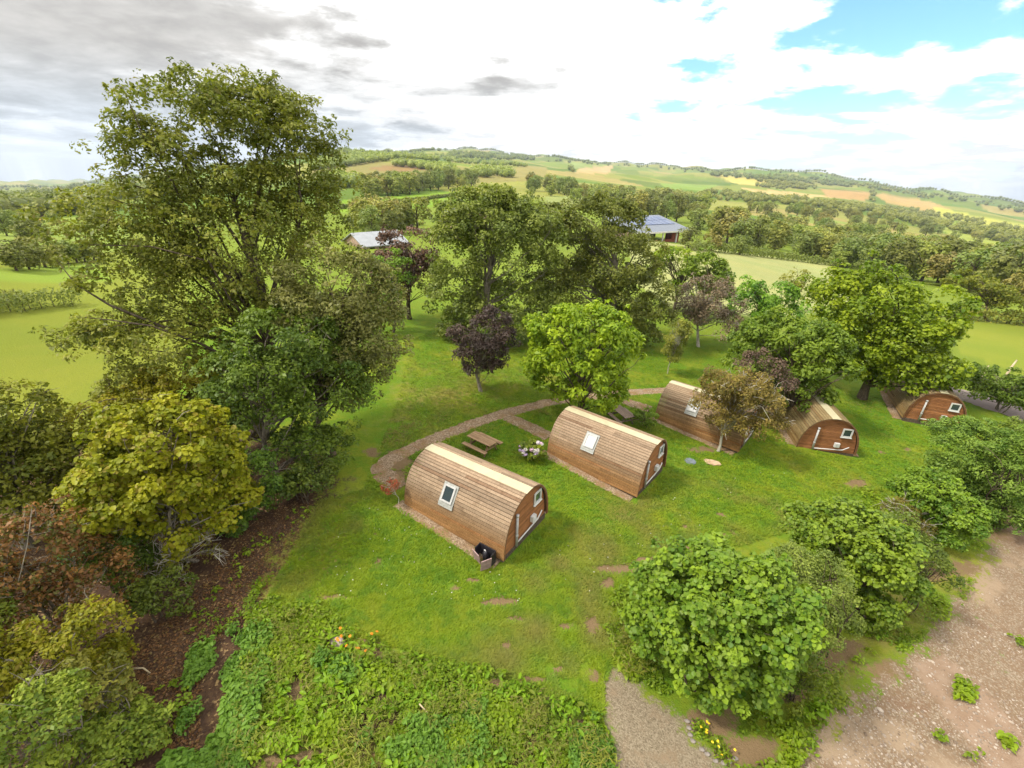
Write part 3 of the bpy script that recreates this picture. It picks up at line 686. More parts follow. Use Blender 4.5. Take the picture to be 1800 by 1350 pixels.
# ------------------------------------------------------------------ furniture on the lawn
TB = np.array([0.30, 0.20, 0.115])
def board_color(o, base, rng): o.color = (*(np.array(base) * rng.uniform(0.85, 1.15)), 1)
def picnic_table(loc, rz, label, base, seed, L=1.75, zoff=0.0):
    rng = random.Random(seed); t_ = empty('picnic_table', loc, rz); tag(t_, label, 'table', 'timber picnic tables on the lawn')
    def pl(L, w, th): return tpl(('pt', L, w, th), lambda: MB().box((-L / 2, -w / 2, 0), (L / 2, w / 2, th)).mesh('slat'))
    top = empty('tabletop'); top.parent = t_; top.location = (0, 0, 0.71)
    for k in range(5): o = link('slat', pl(L, 0.138, 0.04), M_TABLE, top); o.location = (0, (k - 2) * 0.15, 0); board_color(o, base, rng)
    for sgn in (-1, 1):
        b = empty('bench'); b.parent = t_; b.location = (0, sgn * 0.68, 0.42)
        for k in (-0.5, 0.5): o = link('slat', pl(L, 0.125, 0.04), M_TABLE, b); o.location = (0, k * 0.135, 0); board_color(o, base, rng)
    for x in (-L / 2 + 0.28, L / 2 - 0.28):
        for sgn in (-1, 1):
            o = MB().bar((x, sgn * 0.52, 0), (x, sgn * 0.20, 0.69), 0.05, 0.10, up=(1, 0, 0)).build('leg', M_TABLE, t_); board_color(o, base * 0.8, rng)
        o = MB().bar((x + 0.052, -0.78, 0.375), (x + 0.052, 0.78, 0.375), 0.05, 0.09).build('bench_bearer', M_TABLE, t_); board_color(o, base * 0.8, rng)
        o = MB().bar((x + 0.052, -0.36, 0.66), (x + 0.052, 0.36, 0.66), 0.05, 0.09).build('top_bearer', M_TABLE, t_); board_color(o, base * 0.8, rng)
    return t_
g = ground([848, 1092], [790, 740])
picnic_table((g[0, 0], g[0, 1], g[0, 2]), R(-38), 'brown timber picnic table between the two nearest pods', TB, 5)
picnic_table((g[1, 0], g[1, 1], g[1, 2]), R(-68), 'weathered grey picnic table behind the pod with the pale roof window', np.array([0.24, 0.18, 0.14]), 6)
# inspection cover and slab
M_COVER = plain_mat('cover_metal', (0.13, 0.15, 0.17), 0.5, 0.4, 0.2, 8); M_SLAB = plain_mat('tan_slab', (0.45, 0.30, 0.19), 0.85, 0.15, 0.2, 7); M_MAUVE = plain_mat('mauve_panel', (0.30, 0.20, 0.19), 0.55, 0.3, 0.25, 7); M_BLACK = plain_mat('black_metal', (0.02, 0.018, 0.022), 0.45, 0.4, 0.2)
g = ground([1213, 1251], [811, 813])
cv = empty('inspection_cover', g[0]); tag(cv, 'round grey inspection cover set in the lawn', 'cover')
MB().tube([(0, 0, -0.05), (0, 0, 0.03)], 0.34, 20).build('rim', M_COVER, cv); MB().tube([(0, 0, 0.0301), (0, 0, 0.05)], 0.28, 20).build('lid', M_COVER, cv)
sl = MB(); pts = [(-0.40, -0.22), (0.05, -0.34), (0.46, -0.28), (0.42, 0.02), (0.12, 0.20), (-0.30, 0.30), (-0.44, 0.16)]
sl.add([(x, y, z) for z in (-0.04, 0.07) for x, y in pts], [tuple(range(6, -1, -1)), tuple(range(7, 14))] + [(i, (i + 1) % 7, (i + 1) % 7 + 7, i + 7) for i in range(7)])
o = sl.build('paving_slab', M_SLAB, loc=g[1]); tag(o, 'broken tan stone slab lying on the grass beyond the grey cover', 'slab')
# the pair of mauve panels with black fittings at the near pod's foot
p0 = pods[0]; Mw = Matrix.Translation(p0.location) @ Matrix.Rotation(PODS[0][2], 4, 'Z')
cab_at = Mw @ Vector((-PW / 2 - 0.32, 0.75, 0)); cab = empty('gas_cabinet', (cab_at.x, cab_at.y, zg(cab_at.x, cab_at.y)), PODS[0][2] + R(90)); tag(cab, 'small open gas cabinet with two mauve doors against the near pod', 'cabinet')
MB().box((-0.42, -0.20, 0), (0.42, -0.16, 0.62)).box((-0.42, -0.159, 0), (-0.39, 0.14, 0.60)).box((0.39, -0.159, 0), (0.42, 0.14, 0.60)).box((-0.389, -0.159, 0), (0.389, 0.14, 0.03)).build('body', M_BLACK, cab)
MB().box((0, -0.02, 0.02), (0.46, 0.015, 0.60)).build('door', M_MAUVE, cab, loc=(-0.42, 0.16, 0), rot=(R(-8), 0, R(62)))
MB().box((-0.46, -0.02, 0.02), (0, 0.015, 0.58)).build('door', M_MAUVE, cab, loc=(0.42, 0.16, 0), rot=(R(-10), 0, R(-18)))
bt = MB().tube([(0, 0, 0.03), (0, 0, 0.06), (0, 0, 0.42), (0, 0, 0.50), (0, 0, 0.52)], [0.10, 0.125, 0.125, 0.07, 0.04], 14).build('bottle', M_BLACK, cab, True, loc=(-0.02, -0.01, 0)); MB().tube([(0, 0, 0.52), (0, 0, 0.56), (0.06, 0.02, 0.57)], 0.022, 8).build('valve', M_WHITE, bt)

# ------------------------------------------------------------------ trees and shrubs
def unit(v): return v / np.maximum(np.linalg.norm(v, axis=-1, keepdims=True), 1e-9)
def rand_dirs(rng, n): return unit(rng.normal(size=(n, 3)))
def leaf_arrays(rng, pos, nrm, size, aspect=0.55, oval=False, droop=0.25, fold=0.12):
    n = len(pos); nrm = unit(nrm)
    tg = rng.normal(size=(n, 3)); tg[:, 2] -= droop * 3
    tg = unit(tg - (tg * nrm).sum(-1, keepdims=True) * nrm); bt = np.cross(nrm, tg)
    l = size[:, None]; w = l * aspect; up = nrm * l * fold
    if not oval:
        V = np.stack([pos - tg * l * .5, pos + bt * w * .5 + up, pos + tg * l * .5, pos - bt * w * .5 + up], 1)
        i = np.arange(n)[:, None] * 4
        return V.reshape(-1, 3), i + np.array([[0, 1, 2, 3]]), 4
    V = np.stack([pos - tg * l * .5, pos - tg * l * .18 + bt * w * .5 + up, pos + tg * l * .2 + bt * w * .44 + up, pos + tg * l * .5, pos + tg * l * .2 - bt * w * .44 + up, pos - tg * l * .18 - bt * w * .5 + up], 1)
    i = np.arange(n)[:, None] * 6
    return V.reshape(-1, 3), np.concatenate([i + np.array([[0, 1, 2, 3]]), i + np.array([[0, 3, 4, 5]])]), 6
def px_frame(P0):
    """metres per picture pixel across and up at a point"""
    h = np.array([P0[0], P0[1], 0.0]); h /= np.linalg.norm(h); side = np.array([h[1], -h[0], 0])
    a = project(P0)[0]; b = project(P0 + side)[0]; c = project(P0 + np.array([0, 0, 1.0]))[0]
    return 1 / math.hypot(*(b - a)[:2]), 1 / math.hypot(*(c - a)[:2]), side, h
def on_upright(px, py, B):
    """point of the upright plane through B (facing the camera) seen at a picture position"""
    d = FWD + RT * (px - CX) / F - UP * (py - CY) / F; h = np.array([B[0], B[1], 0.0]); L = np.linalg.norm(h); h /= L
    return EYE + d * (L / (d @ h))
def branch_tubes(mb_v, mb_q, path, radii, sides=5):
    """append a tapered tube"""
    path = np.array(path); n = len(path); base = sum(len(v) for v in mb_v)
    tang = unit(np.gradient(path, axis=0)); ref = np.where(np.abs(tang[:, 2:]) > 0.9, np.array([[1.0, 0, 0]]), np.array([[0, 0, 1.0]]))
    x = unit(np.cross(tang, ref)); y = np.cross(x, tang); a = np.arange(sides) * 2 * math.pi / sides
    V = path[:, None] + (x[:, None] * np.cos(a)[None, :, None] + y[:, None] * np.sin(a)[None, :, None]) * np.array(radii)[:, None, None]
    mb_v.append(V.reshape(-1, 3)); i, k = np.meshgrid(np.arange(n - 1), np.arange(sides), indexing='ij'); k2 = (k + 1) % sides
    mb_q.append((np.stack([i * sides + k, i * sides + k2, (i + 1) * sides + k2, (i + 1) * sides + k], -1).reshape(-1, 4) + base)[:, ::-1])
def bent(rng, a, b, sag=0.12, n=5):
    a = np.array(a); b = np.array(b); L = np.linalg.norm(b - a); t_ = np.linspace(0, 1, n)[:, None]
    mid = rng.normal(size=3) * L * 0.09; mid[2] += L * sag
    return a + (b - a) * t_ + mid * (4 * t_ * (1 - t_)) + rng.normal(size=(n, 3)) * L * 0.02 * np.sin(t_ * math.pi)

def grow(name, label, cat, base_px, lobes, leaf, bark, rc=0.9, per=90, size=0.2, aspect=0.55, oval=False, dens=1.0, trunk_r=0.2, seed=1, droop=0.25,
         stems=1, shell=0.55, group=None, hang=0.0, flat=0.75, bare=0, up_bias=0.45, base_world=None, gap=0.0, parts=('crown', 'trunk'), leaf_lift=0.0, spread_tint=0.48, trunk_top=0.62, ragged=0.2, shoots=0.35):
    """one tree: lobes are (picture x, y, half width, half height, metres behind the stem) of its crown masses"""
    rng = np.random.default_rng(seed)
    B = ground([base_px[0]], [base_px[1]])[0] if base_world is None else np.array([*base_world, zg(*base_world)])
    root = empty(name, B); tag(root, label, cat, group)
    cl_c, cl_r, cl_o = [], [], []
    for lb in lobes:
        C = on_upright(lb[0], lb[1], B); mx, mz, side, hd = px_frame(C); dep = lb[4] if len(lb) > 4 else 0.0
        C = C + hd * dep
        rx, rz = lb[2] * mx, lb[3] * mz; ry = (lb[5] if len(lb) > 5 else 0.85) * (rx + rz) / 2
        n = max(4, int(dens * 1.0 * (rx * ry + ry * rz + rx * rz) * 4.2 / (rc * rc * 3.14)))
        d = rand_dirs(rng, n); d[:, 2] = np.where(d[:, 2] < -0.55, -d[:, 2] * 0.6, d[:, 2]); d = unit(d)
        rho = shell + (1 - shell) * rng.random((n, 1)) ** 0.6; rho = np.where(rng.random((n, 1)) < ragged, rho * rng.uniform(1.03, 1.20, (n, 1)), rho)
        loc = d * rho
        c = C + side * loc[:, :1] * rx + hd * loc[:, 1:2] * ry + np.array([0, 0, 1.0]) * loc[:, 2:] * rz
        cl_c.append(c); cl_r.append(rc * rng.uniform(0.5, 1.3, n)); cl_o.append(unit(c - C))
    c = np.concatenate(cl_c); r = np.concatenate(cl_r); o = np.concatenate(cl_o)
    zmin = H(c[:, 0], c[:, 1]) + r * 0.35; c[:, 2] = np.maximum(c[:, 2], zmin)
    if gap > 0:
        k = vnoise(c[:, 0] + c[:, 2] * 1.7, c[:, 1] + c[:, 2] * 0.9, rc * 2.2, seed) > gap; c, r, o = c[k], r[k], o[k]
    ns = int(len(c) * shoots)
    if ns:
        j = rng.integers(len(c), size=ns); tdir = unit(o[j] + np.array([0, 0, 0.5]) + rng.normal(size=(ns, 3)) * 0.4)
        far_ = c[j] + tdir * (r[j] * rng.uniform(0.75, 1.3, ns))[:, None]
        c = np.concatenate([c, far_]); r = np.concatenate([r, r[j] * 0.38]); o = np.concatenate([o, tdir])
    cnt = np.maximum(6, (per * 1.3 * (r / rc) ** 2 * rng.uniform(0.7, 1.25, len(r))).astype(int)); idx = np.repeat(np.arange(len(c)), cnt); N = len(idx)
    d = unit(rng.normal(size=(N, 3)) + o[idx] * 0.75 + np.array([0, 0, up_bias])); rad_ = 0.45 + 0.6 * rng.random((N, 1)) ** 0.7
    pos = c[idx] + d * rad_ * r[idx][:, None] * np.array([1, 1, flat]); pos[:, 2] -= hang * r[idx] * rng.random(N)
    nr = unit(d * 0.55 + np.array([0, 0, 0.55]) + rng.normal(size=(N, 3)) * 0.42)
    gz_ = H(pos[:, 0], pos[:, 1]); ok = pos[:, 2] > gz_ + 0.04; pos, nr, idx = pos[ok], nr[ok], idx[ok]; N = len(pos)
    sz = size * np.clip(rng.normal(0.92, 0.27, N), 0.4, 1.6)
    V, Q, k = leaf_arrays(rng, pos - B, nr, sz, aspect, oval, droop)
    ct = rng.random(len(c)); tint = np.clip(0.5 + (ct[idx] - 0.5) * spread_tint * 2 + rng.normal(size=N) * 0.12, 0, 1)
    me = bulk(parts[0], V, [Q], tint=np.repeat(tint, k)); link(parts[0], me, leaf, root)
    # wood
    bv, bq = [], []; top = np.array([c[:, 0].mean(), c[:, 1].mean(), c[:, 2].max()]); hh = top[2] - B[2]
    stems_p = []
    for s_ in range(stems):
        off = rng.normal(size=3) * (0.35 if stems > 1 else 0.0) * trunk_r * 6; off[2] = 0
        tip = B * (1 - trunk_top) + top * trunk_top + rng.normal(size=3) * hh * (0.10 if stems > 1 else 0.03)
        tip[2] = B[2] + hh * trunk_top * (1 if stems == 1 else rng.uniform(0.7, 1.05))
        pth = bent(rng, B + off - np.array([0, 0, 0.25]), tip, 0.0, 8); rr = np.linspace(trunk_r * (1 if stems == 1 else 0.6), trunk_r * 0.35, 8); rr[0] *= 1.35
        branch_tubes(bv, bq, pth, rr, 8 if stems == 1 else 6); stems_p.append((pth, rr))
    order = rng.permutation(len(c))[:int(min(len(c), 60))]
    for i in order:
        pth, rr = stems_p[rng.integers(len(stems_p))]
        ztarget = B[2] + (c[i, 2] - B[2]) * rng.uniform(0.35, 0.7); kk = int(np.argmin(np.abs(pth[:, 2] - ztarget))); kk = max(1, kk)
        L = np.linalg.norm(c[i] - pth[kk]); b0 = min(rr[kk] * 0.5, 0.011 * L + 0.010)
        branch_tubes(bv, bq, bent(rng, pth[kk], c[i], 0.10 if hang == 0 else 0.2, 6), np.linspace(b0, 0.012, 6), 4)
    # bare twigs standing in the crown
    for i in range(bare):
        j = rng.integers(len(c)); a = c[j]; e = a + unit(o[j] * 0.8 + rng.normal(size=3) * 0.5 + np.array([0, 0, .1])) * min(r[j] * 1.7, 0.75)
        e[2] = max(e[2], zg(e[0], e[1]) + 0.1)
        pth = bent(rng, a, e, 0.1, 4); branch_tubes(bv, bq, pth, [0.022, 0.018, 0.012, 0.006], 3)
        for q_ in range(2):
            e2 = pth[2] + rng.normal(size=3) * r[j] * 0.6; branch_tubes(bv, bq, bent(rng, pth[1 + q_], e2, 0, 3), [0.012, 0.009, 0.005], 3)
    me = bulk(parts[1], np.concatenate(bv) - B, [np.concatenate(bq)], smooth=True); link(parts[1], me, bark, root)
    return root

L_ASH = leaf_mat('ash_leaf', (0.042, 0.060, 0.010), (0.140, 0.158, 0.030), (0.16, 0.13, 0.03), 0.06)
L_GREY = leaf_mat('grey_green_leaf', (0.048, 0.072, 0.020), (0.165, 0.205, 0.075))
L_DARK = leaf_mat('dark_green_leaf', (0.022, 0.050, 0.010), (0.085, 0.140, 0.020))
L_YELL = leaf_mat('yellow_hazel_leaf', (0.068, 0.095, 0.006), (0.19, 0.215, 0.012), (0.22, 0.17, 0.02), 0.12)
L_OLIVE = leaf_mat('olive_leaf', (0.045, 0.060, 0.012), (0.15, 0.155, 0.035))
L_RED = leaf_mat('red_brown_leaf', (0.065, 0.035, 0.016), (0.17, 0.105, 0.035), (0.09, 0.11, 0.015), 0.35)
L_PURP = leaf_mat('copper_leaf', (0.026, 0.016, 0.017), (0.085, 0.050, 0.045), None, transl=0.15)
L_PLUM = leaf_mat('plum_leaf', (0.024, 0.020, 0.020), (0.058, 0.048, 0.044), None, transl=0.15)
L_PURPL = leaf_mat('faded_copper_leaf', (0.044, 0.035, 0.030), (0.105, 0.085, 0.070), None, transl=0.15)
L_WILLOW = leaf_mat('willow_leaf', (0.040, 0.068, 0.016), (0.140, 0.190, 0.045))
L_CHEST = leaf_mat('chestnut_leaf', (0.055, 0.105, 0.008), (0.175, 0.250, 0.014))
L_CHEST2 = leaf_mat('deep_chestnut_leaf', (0.035, 0.080, 0.012), (0.115, 0.190, 0.022))
L_MAPLE = leaf_mat('maple_leaf', (0.045, 0.090, 0.008), (0.150, 0.215, 0.012))
L_HAZEL = leaf_mat('hazel_leaf', (0.030, 0.070, 0.008), (0.118, 0.185, 0.016), (0.15, 0.20, 0.03), 0.12, transl=0.28)
L_BUSH = leaf_mat('bush_leaf', (0.040, 0.070, 0.010), (0.150, 0.190, 0.026), (0.17, 0.17, 0.02), 0.12)
L_SALLOW = leaf_mat('sallow_leaf', (0.034, 0.070, 0.012), (0.120, 0.178, 0.036))
L_THORN = leaf_mat('thorn_leaf', (0.060, 0.058, 0.016), (0.170, 0.150, 0.045), (0.15, 0.09, 0.04), 0.15)
L_FAR = leaf_mat('wood_leaf', (0.070, 0.098, 0.022), (0.165, 0.200, 0.048), transl=0.3)
L_FARD = leaf_mat('dark_wood_leaf', (0.050, 0.078, 0.022), (0.125, 0.165, 0.046), transl=0.3)
L_FARY = leaf_mat('pale_wood_leaf', (0.070, 0.088, 0.020), (0.180, 0.190, 0.050), transl=0.2)
L_RED2 = leaf_mat('acer_leaf', (0.16, 0.05, 0.022), (0.30, 0.14, 0.05), (0.12, 0.13, 0.03), 0.3)
L_WEED = leaf_mat('weed_leaf', (0.034, 0.085, 0.005), (0.135, 0.225, 0.010), (0.16, 0.21, 0.02), 0.15)
L_WEEDD = leaf_mat('nettle_leaf', (0.030, 0.075, 0.012), (0.090, 0.165, 0.022))
K_GREY = bark_mat('grey_bark', (0.12, 0.10, 0.075), (0.30, 0.26, 0.20)); K_BROWN = bark_mat('brown_bark', (0.05, 0.038, 0.026), (0.15, 0.115, 0.08)); K_PALE = bark_mat('pale_bark', (0.28, 0.25, 0.19), (0.52, 0.48, 0.40))

T = 'tree'; SH = ('foliage', 'stem')
grow('ash_tree', 'tallest airy tree on the left rising well above the horizon', T, (430, 770),
     [(400, 225, 165, 95), (290, 300, 120, 90), (510, 275, 105, 110), (235, 440, 125, 120), (420, 420, 165, 150), (150, 590, 75, 45, -1), (300, 590, 140, 80, -1), (560, 400, 60, 90), (225, 660, 45, 40, -1.5), (360, 170, 80, 40), (480, 190, 80, 40), (225, 240, 45, 35), (480, 540, 90, 70), (330, 500, 110, 80)],
     L_ASH, K_BROWN, rc=0.58, per=60, size=0.185, dens=1.5, trunk_r=0.36, seed=11, gap=0.17, bare=24, shell=0.3, trunk_top=0.7)
grow('apple_tree', 'rounded grey green tree between the tallest tree and the lawn', T, (585, 800),
     [(595, 505, 100, 60), (645, 580, 70, 80), (560, 590, 80, 80), (630, 660, 58, 60)], L_GREY, K_BROWN, rc=0.6, per=95, size=0.17, dens=1.6, trunk_r=0.22, seed=12, bare=20)
grow('hedge_maple', 'dark green tree with a bare grey trunk at the edge of the lawn', T, (497, 850),
     [(500, 615, 95, 70), (575, 690, 70, 80), (450, 680, 75, 80), (560, 790, 62, 50), (500, 730, 80, 50, 2)], L_DARK, K_GREY, rc=0.6, per=95, size=0.18, dens=1.55, trunk_r=0.16, seed=13, bare=20)
grow('dark_shrub', 'low dark green shrub under the tree with the bare grey trunk', 'shrub', (540, 880), [(545, 850, 52, 32), (500, 870, 36, 26)], L_DARK, K_BROWN, rc=0.4, per=80, size=0.15, stems=4, trunk_r=0.06, seed=14, parts=SH)
grow('golden_tree', 'yellow leaved tree behind the yellow green hazel on the left', T, (345, 830), [(330, 690, 76, 60), (240, 715, 80, 48), (395, 740, 66, 66), (170, 760, 70, 50)], L_YELL, K_BROWN, rc=0.5, per=90, size=0.16, dens=1.35, trunk_r=0.14, seed=15, bare=12)
grow('yellow_hazel', 'yellow green hazel with large leaves left of the brown leaf litter', T, (320, 985),
     [(290, 805, 135, 95), (370, 870, 80, 80), (215, 870, 90, 70), (300, 905, 100, 66)], L_YELL, K_GREY, rc=0.42, per=85, size=0.15, aspect=0.8, oval=True, dens=1.15, trunk_r=0.14, stems=5, seed=16, bare=25)
grow('bare_branched_shrub', 'shrub with many bare pale twigs below the yellow green hazel', 'shrub', (318, 1010), [(325, 960, 62, 38), (290, 1020, 48, 34)], L_OLIVE, K_PALE, rc=0.38, per=26, size=0.12, dens=0.8, stems=5, trunk_r=0.05, seed=17, bare=90, parts=SH)
grow('field_maple', 'green tree cut by the left edge above the red brown shrub', T, (50, 960), [(30, 735, 66, 58), (60, 830, 88, 84), (10, 890, 80, 66), (130, 800, 60, 52), (130, 880, 60, 50), (-60, 800, 80, 100)], L_BUSH, K_GREY, rc=0.55, per=85, size=0.18, dens=1.4, trunk_r=0.18, seed=18, bare=25)
grow('red_shrub', 'red brown shrub with bare twigs at the left edge', 'shrub', (110, 1150), [(70, 970, 100, 66), (150, 1030, 90, 70), (40, 1060, 100, 70), (-60, 1000, 80, 90)], L_RED, K_GREY, rc=0.42, per=80, size=0.13, dens=1.1, stems=6, trunk_r=0.06, seed=19, bare=60, parts=SH)
grow('green_shrub', 'small dark green shrub beside the upper end of the leaf litter', 'shrub', (285, 1085), [(285, 1050, 52, 40)], L_DARK, K_BROWN, rc=0.35, per=80, size=0.12, stems=4, trunk_r=0.05, seed=20, parts=SH)
grow('golden_shrub', 'yellowing shrub in the bottom left corner below the red brown one', 'shrub', (90, 1290), [(70, 1160, 100, 50), (170, 1110, 66, 46), (200, 1180, 50, 40), (10, 1200, 90, 60), (-90, 1200, 90, 90)], L_YELL, K_GREY, rc=0.36, per=85, size=0.115, dens=1.1, stems=6, trunk_r=0.05, seed=21, bare=15, parts=SH)
grow('bramble_shrub', 'bright green shrub with arching stems in the bottom left corner', 'shrub', (120, 1420), [(60, 1290, 120, 62), (210, 1320, 96, 46), (-80, 1330, 100, 70), (120, 1370, 160, 40)], L_BUSH, K_GREY, rc=0.32, per=95, size=0.11, dens=1.3, stems=8, trunk_r=0.03, seed=22, bare=20, parts=SH)
grow('ivy_shrub', 'dark ivy green shrub between the yellow green hazel and the red brown shrub', 'shrub', (205, 1040), [(200, 965, 66, 50), (245, 1005, 52, 40), (150, 950, 50, 40)], L_DARK, K_BROWN, rc=0.38, per=85, size=0.12, stems=5, trunk_r=0.05, seed=61, parts=SH)
grow('holly_shrub', 'dark undergrowth shrub beneath the tallest tree above the leaf litter', 'shrub', (430, 915), [(430, 850, 62, 52), (395, 900, 40, 40), (470, 880, 40, 34)], L_DARK, K_BROWN, rc=0.42, per=85, size=0.14, stems=5, trunk_r=0.05, seed=62, parts=SH)
grow('edge_shrub', 'yellow green shrub reaching over the lower end of the leaf litter', 'shrub', (185, 1300), [(190, 1240, 62, 46), (215, 1290, 50, 36), (150, 1210, 60, 40)], L_OLIVE, K_GREY, rc=0.34, per=90, size=0.11, stems=5, trunk_r=0.04, seed=63, parts=SH)
grow('corner_shrub', 'leafy green shrub above the bramble at the bottom left edge', 'shrub', (-30, 1290), [(-20, 1130, 60, 60), (20, 1240, 80, 50)], L_BUSH, K_GREY, rc=0.34, per=90, size=0.11, stems=5, trunk_r=0.04, seed=64, parts=SH)
# middle of the lawn
grow('copper_beech', 'dark copper beech standing behind the rounded grey green tree', T, (720, 560), [(716, 440, 52, 42), (722, 495, 48, 46), (690, 470, 34, 40)], L_PURP, K_BROWN, rc=0.9, per=95, size=0.3, trunk_r=0.25, seed=23)
grow('young_maple', 'green tree squeezed between the copper beech and the grey green tree', T, (690, 585), [(690, 480, 30, 40), (680, 540, 32, 40)], L_CHEST2, K_BROWN, rc=0.7, per=90, size=0.24, trunk_r=0.15, seed=24)
grow('white_poplar', 'tall grey green tree forming the left half of the central clump', T, (870, 600), [(850, 385, 78, 48), (820, 440, 66, 62), (890, 440, 84, 76), (808, 510, 56, 52), (890, 545, 92, 54), (855, 352, 44, 26), (930, 400, 54, 46), (830, 570, 50, 34), (890, 578, 70, 24)], L_WILLOW, K_GREY, rc=0.9, per=105, size=0.27, dens=1.2, trunk_r=0.4, seed=25, bare=12)
grow('grey_willow', 'tall grey green tree forming the right half of the central clump', T, (1060, 600), [(1050, 400, 72, 46), (985, 440, 66, 62), (1085, 460, 78, 64), (1115, 525, 68, 60), (1025, 530, 100, 62), (1145, 560, 38, 40), (1060, 366, 36, 20), (970, 400, 40, 36), (1090, 585, 60, 30), (1030, 585, 70, 24)], L_WILLOW, K_GREY, rc=0.9, per=105, size=0.27, dens=1.2, trunk_r=0.4, seed=26, bare=12)
grow('purple_plum', 'small dark purple tree on the open lawn left of the bright round chestnut', T, (846, 688), [(852, 592, 54, 32), (844, 625, 52, 26), (868, 562, 30, 16), (844, 650, 40, 16)], L_PLUM, K_GREY, rc=0.5, per=85, size=0.17, dens=1.15, trunk_r=0.13, seed=27, bare=40, droop=0.5)
grow('round_chestnut', 'bright green round chestnut behind the pod with the pale roof window', T, (1012, 738), [(1025, 600, 88, 60), (1018, 650, 90, 48), (1040, 690, 60, 24)], L_CHEST, K_BROWN, rc=0.62, per=70, size=0.30, aspect=0.5, dens=1.35, trunk_r=0.2, seed=28, shell=0.7, droop=0.5)
grow('copper_plum', 'brownish purple tree with bare pale boughs right of the central clump', T, (1228, 610), [(1240, 530, 52, 42), (1256, 562, 48, 32), (1215, 550, 30, 30)], L_PURPL, K_PALE, rc=0.7, per=80, size=0.22, trunk_r=0.16, seed=29, bare=70, droop=0.6)
grow('birch_sapling', 'slender leaning sapling with a pale stem on the far lawn', 'sapling', (1172, 656), [(1190, 590, 20, 28), (1182, 618, 14, 16)], L_OLIVE, K_PALE, rc=0.4, per=80, size=0.14, dens=1.5, trunk_r=0.05, seed=30, hang=0.5)
grow('spreading_chestnut', 'wide green chestnut over the back of the mossy roofed pod', T, (1388, 742), [(1385, 610, 92, 52), (1430, 652, 70, 46), (1330, 625, 52, 36), (1400, 690, 60, 26)], L_CHEST2, K_BROWN, rc=0.62, per=72, size=0.30, aspect=0.5, dens=1.35, trunk_r=0.24, seed=31, shell=0.7, droop=0.5)
grow('far_chestnut', 'rounded green tree behind the wide chestnut at the pale field edge', T, (1345, 610), [(1345, 525, 58, 34), (1372, 556, 44, 30), (1320, 548, 40, 30)], L_CHEST2, K_BROWN, rc=0.8, per=80, size=0.32, trunk_r=0.22, seed=32, shell=0.7)
grow('big_maple', 'large bright green maple spreading over the farthest pod', T, (1515, 700), [(1530, 550, 108, 66), (1600, 600, 92, 62), (1470, 520, 56, 42), (1650, 560, 52, 44), (1565, 655, 96, 34), (1545, 492, 44, 24), (1500, 610, 60, 60), (1640, 640, 50, 34), (1590, 674, 70, 22), (1645, 668, 40, 20)], L_MAPLE, K_BROWN, rc=0.8, per=85, size=0.27, aspect=0.75, dens=1.2, trunk_r=0.32, seed=33, shell=0.6)
grow('thorn_tree', 'small olive brown thorn tree in front of the half hidden pod', T, (1262, 793), [(1295, 682, 62, 30), (1330, 712, 46, 34), (1255, 700, 40, 30), (1285, 735, 48, 28), (1350, 748, 34, 20)], L_THORN, K_PALE, rc=0.42, per=85, size=0.13, dens=1.5, trunk_r=0.09, seed=34, bare=50, hang=0.6, shell=0.4)
grow('copper_sapling', 'dull copper coloured small tree behind the thorn tree', T, (1335, 758), [(1335, 646, 42, 24), (1360, 670, 34, 22), (1320, 680, 30, 30)], L_PURPL, K_BROWN, rc=0.45, per=56, size=0.15, trunk_r=0.09, seed=35, bare=60)
grow('field_oak', 'round green tree beside the barn field behind the brownish purple tree', T, (1185, 545), [(1182, 468, 38, 34), (1210, 500, 34, 34)], L_MAPLE, K_BROWN, rc=0.9, per=85, size=0.36, trunk_r=0.22, seed=36)
grow('field_oak', 'darker round tree just left of the pale field behind the brownish purple tree', T, (1240, 560), [(1240, 478, 36, 28), (1255, 505, 34, 30)], L_CHEST2, K_BROWN, rc=0.9, per=85, size=0.36, trunk_r=0.22, seed=37)
grow('young_oak', 'small pale tree alone at the foot of the pale field', T, (1395, 545), [(1395, 494, 24, 22), (1390, 516, 22, 18)], L_OLIVE, K_BROWN, rc=0.8, per=60, size=0.3, trunk_r=0.15, seed=38)
# right hand side
grow('laurel_hedge', 'dark evergreen hedge beside the lane', 'hedge', (1752, 722), [(1690, 668, 40, 26), (1730, 676, 40, 32), (1775, 690, 42, 36), (1820, 702, 44, 40), (1870, 716, 50, 44)], L_DARK, K_GREY, rc=0.55, per=85, size=0.2, stems=6, trunk_r=0.08, seed=40, bare=25, parts=SH)
grow('roadside_tree', 'bushy green tree beyond the small bright field on the right', T, (1740, 565), [(1735, 515, 44, 26), (1700, 500, 36, 22), (1770, 530, 36, 20)], L_BUSH, K_BROWN, rc=0.9, per=85, size=0.36, trunk_r=0.2, seed=41)
grow('roadside_tree', 'yellowish tree at the right edge beyond the small bright field', T, (1800, 568), [(1800, 505, 34, 30), (1830, 520, 40, 36)], L_FARY, K_BROWN, rc=0.9, per=85, size=0.36, trunk_r=0.2, seed=42)
grow('round_hazel', 'big round leaved hazel bush between the gravel path and the stony yard', 'shrub', (1262, 1215), [(1245, 1075, 138, 86), (1180, 1080, 72, 74), (1335, 1095, 96, 84), (1260, 1150, 128, 54)], L_HAZEL, K_BROWN, rc=0.4, per=62, size=0.145, aspect=0.85, oval=True, dens=1.5, stems=7, trunk_r=0.09, seed=43, parts=SH, shell=0.7)
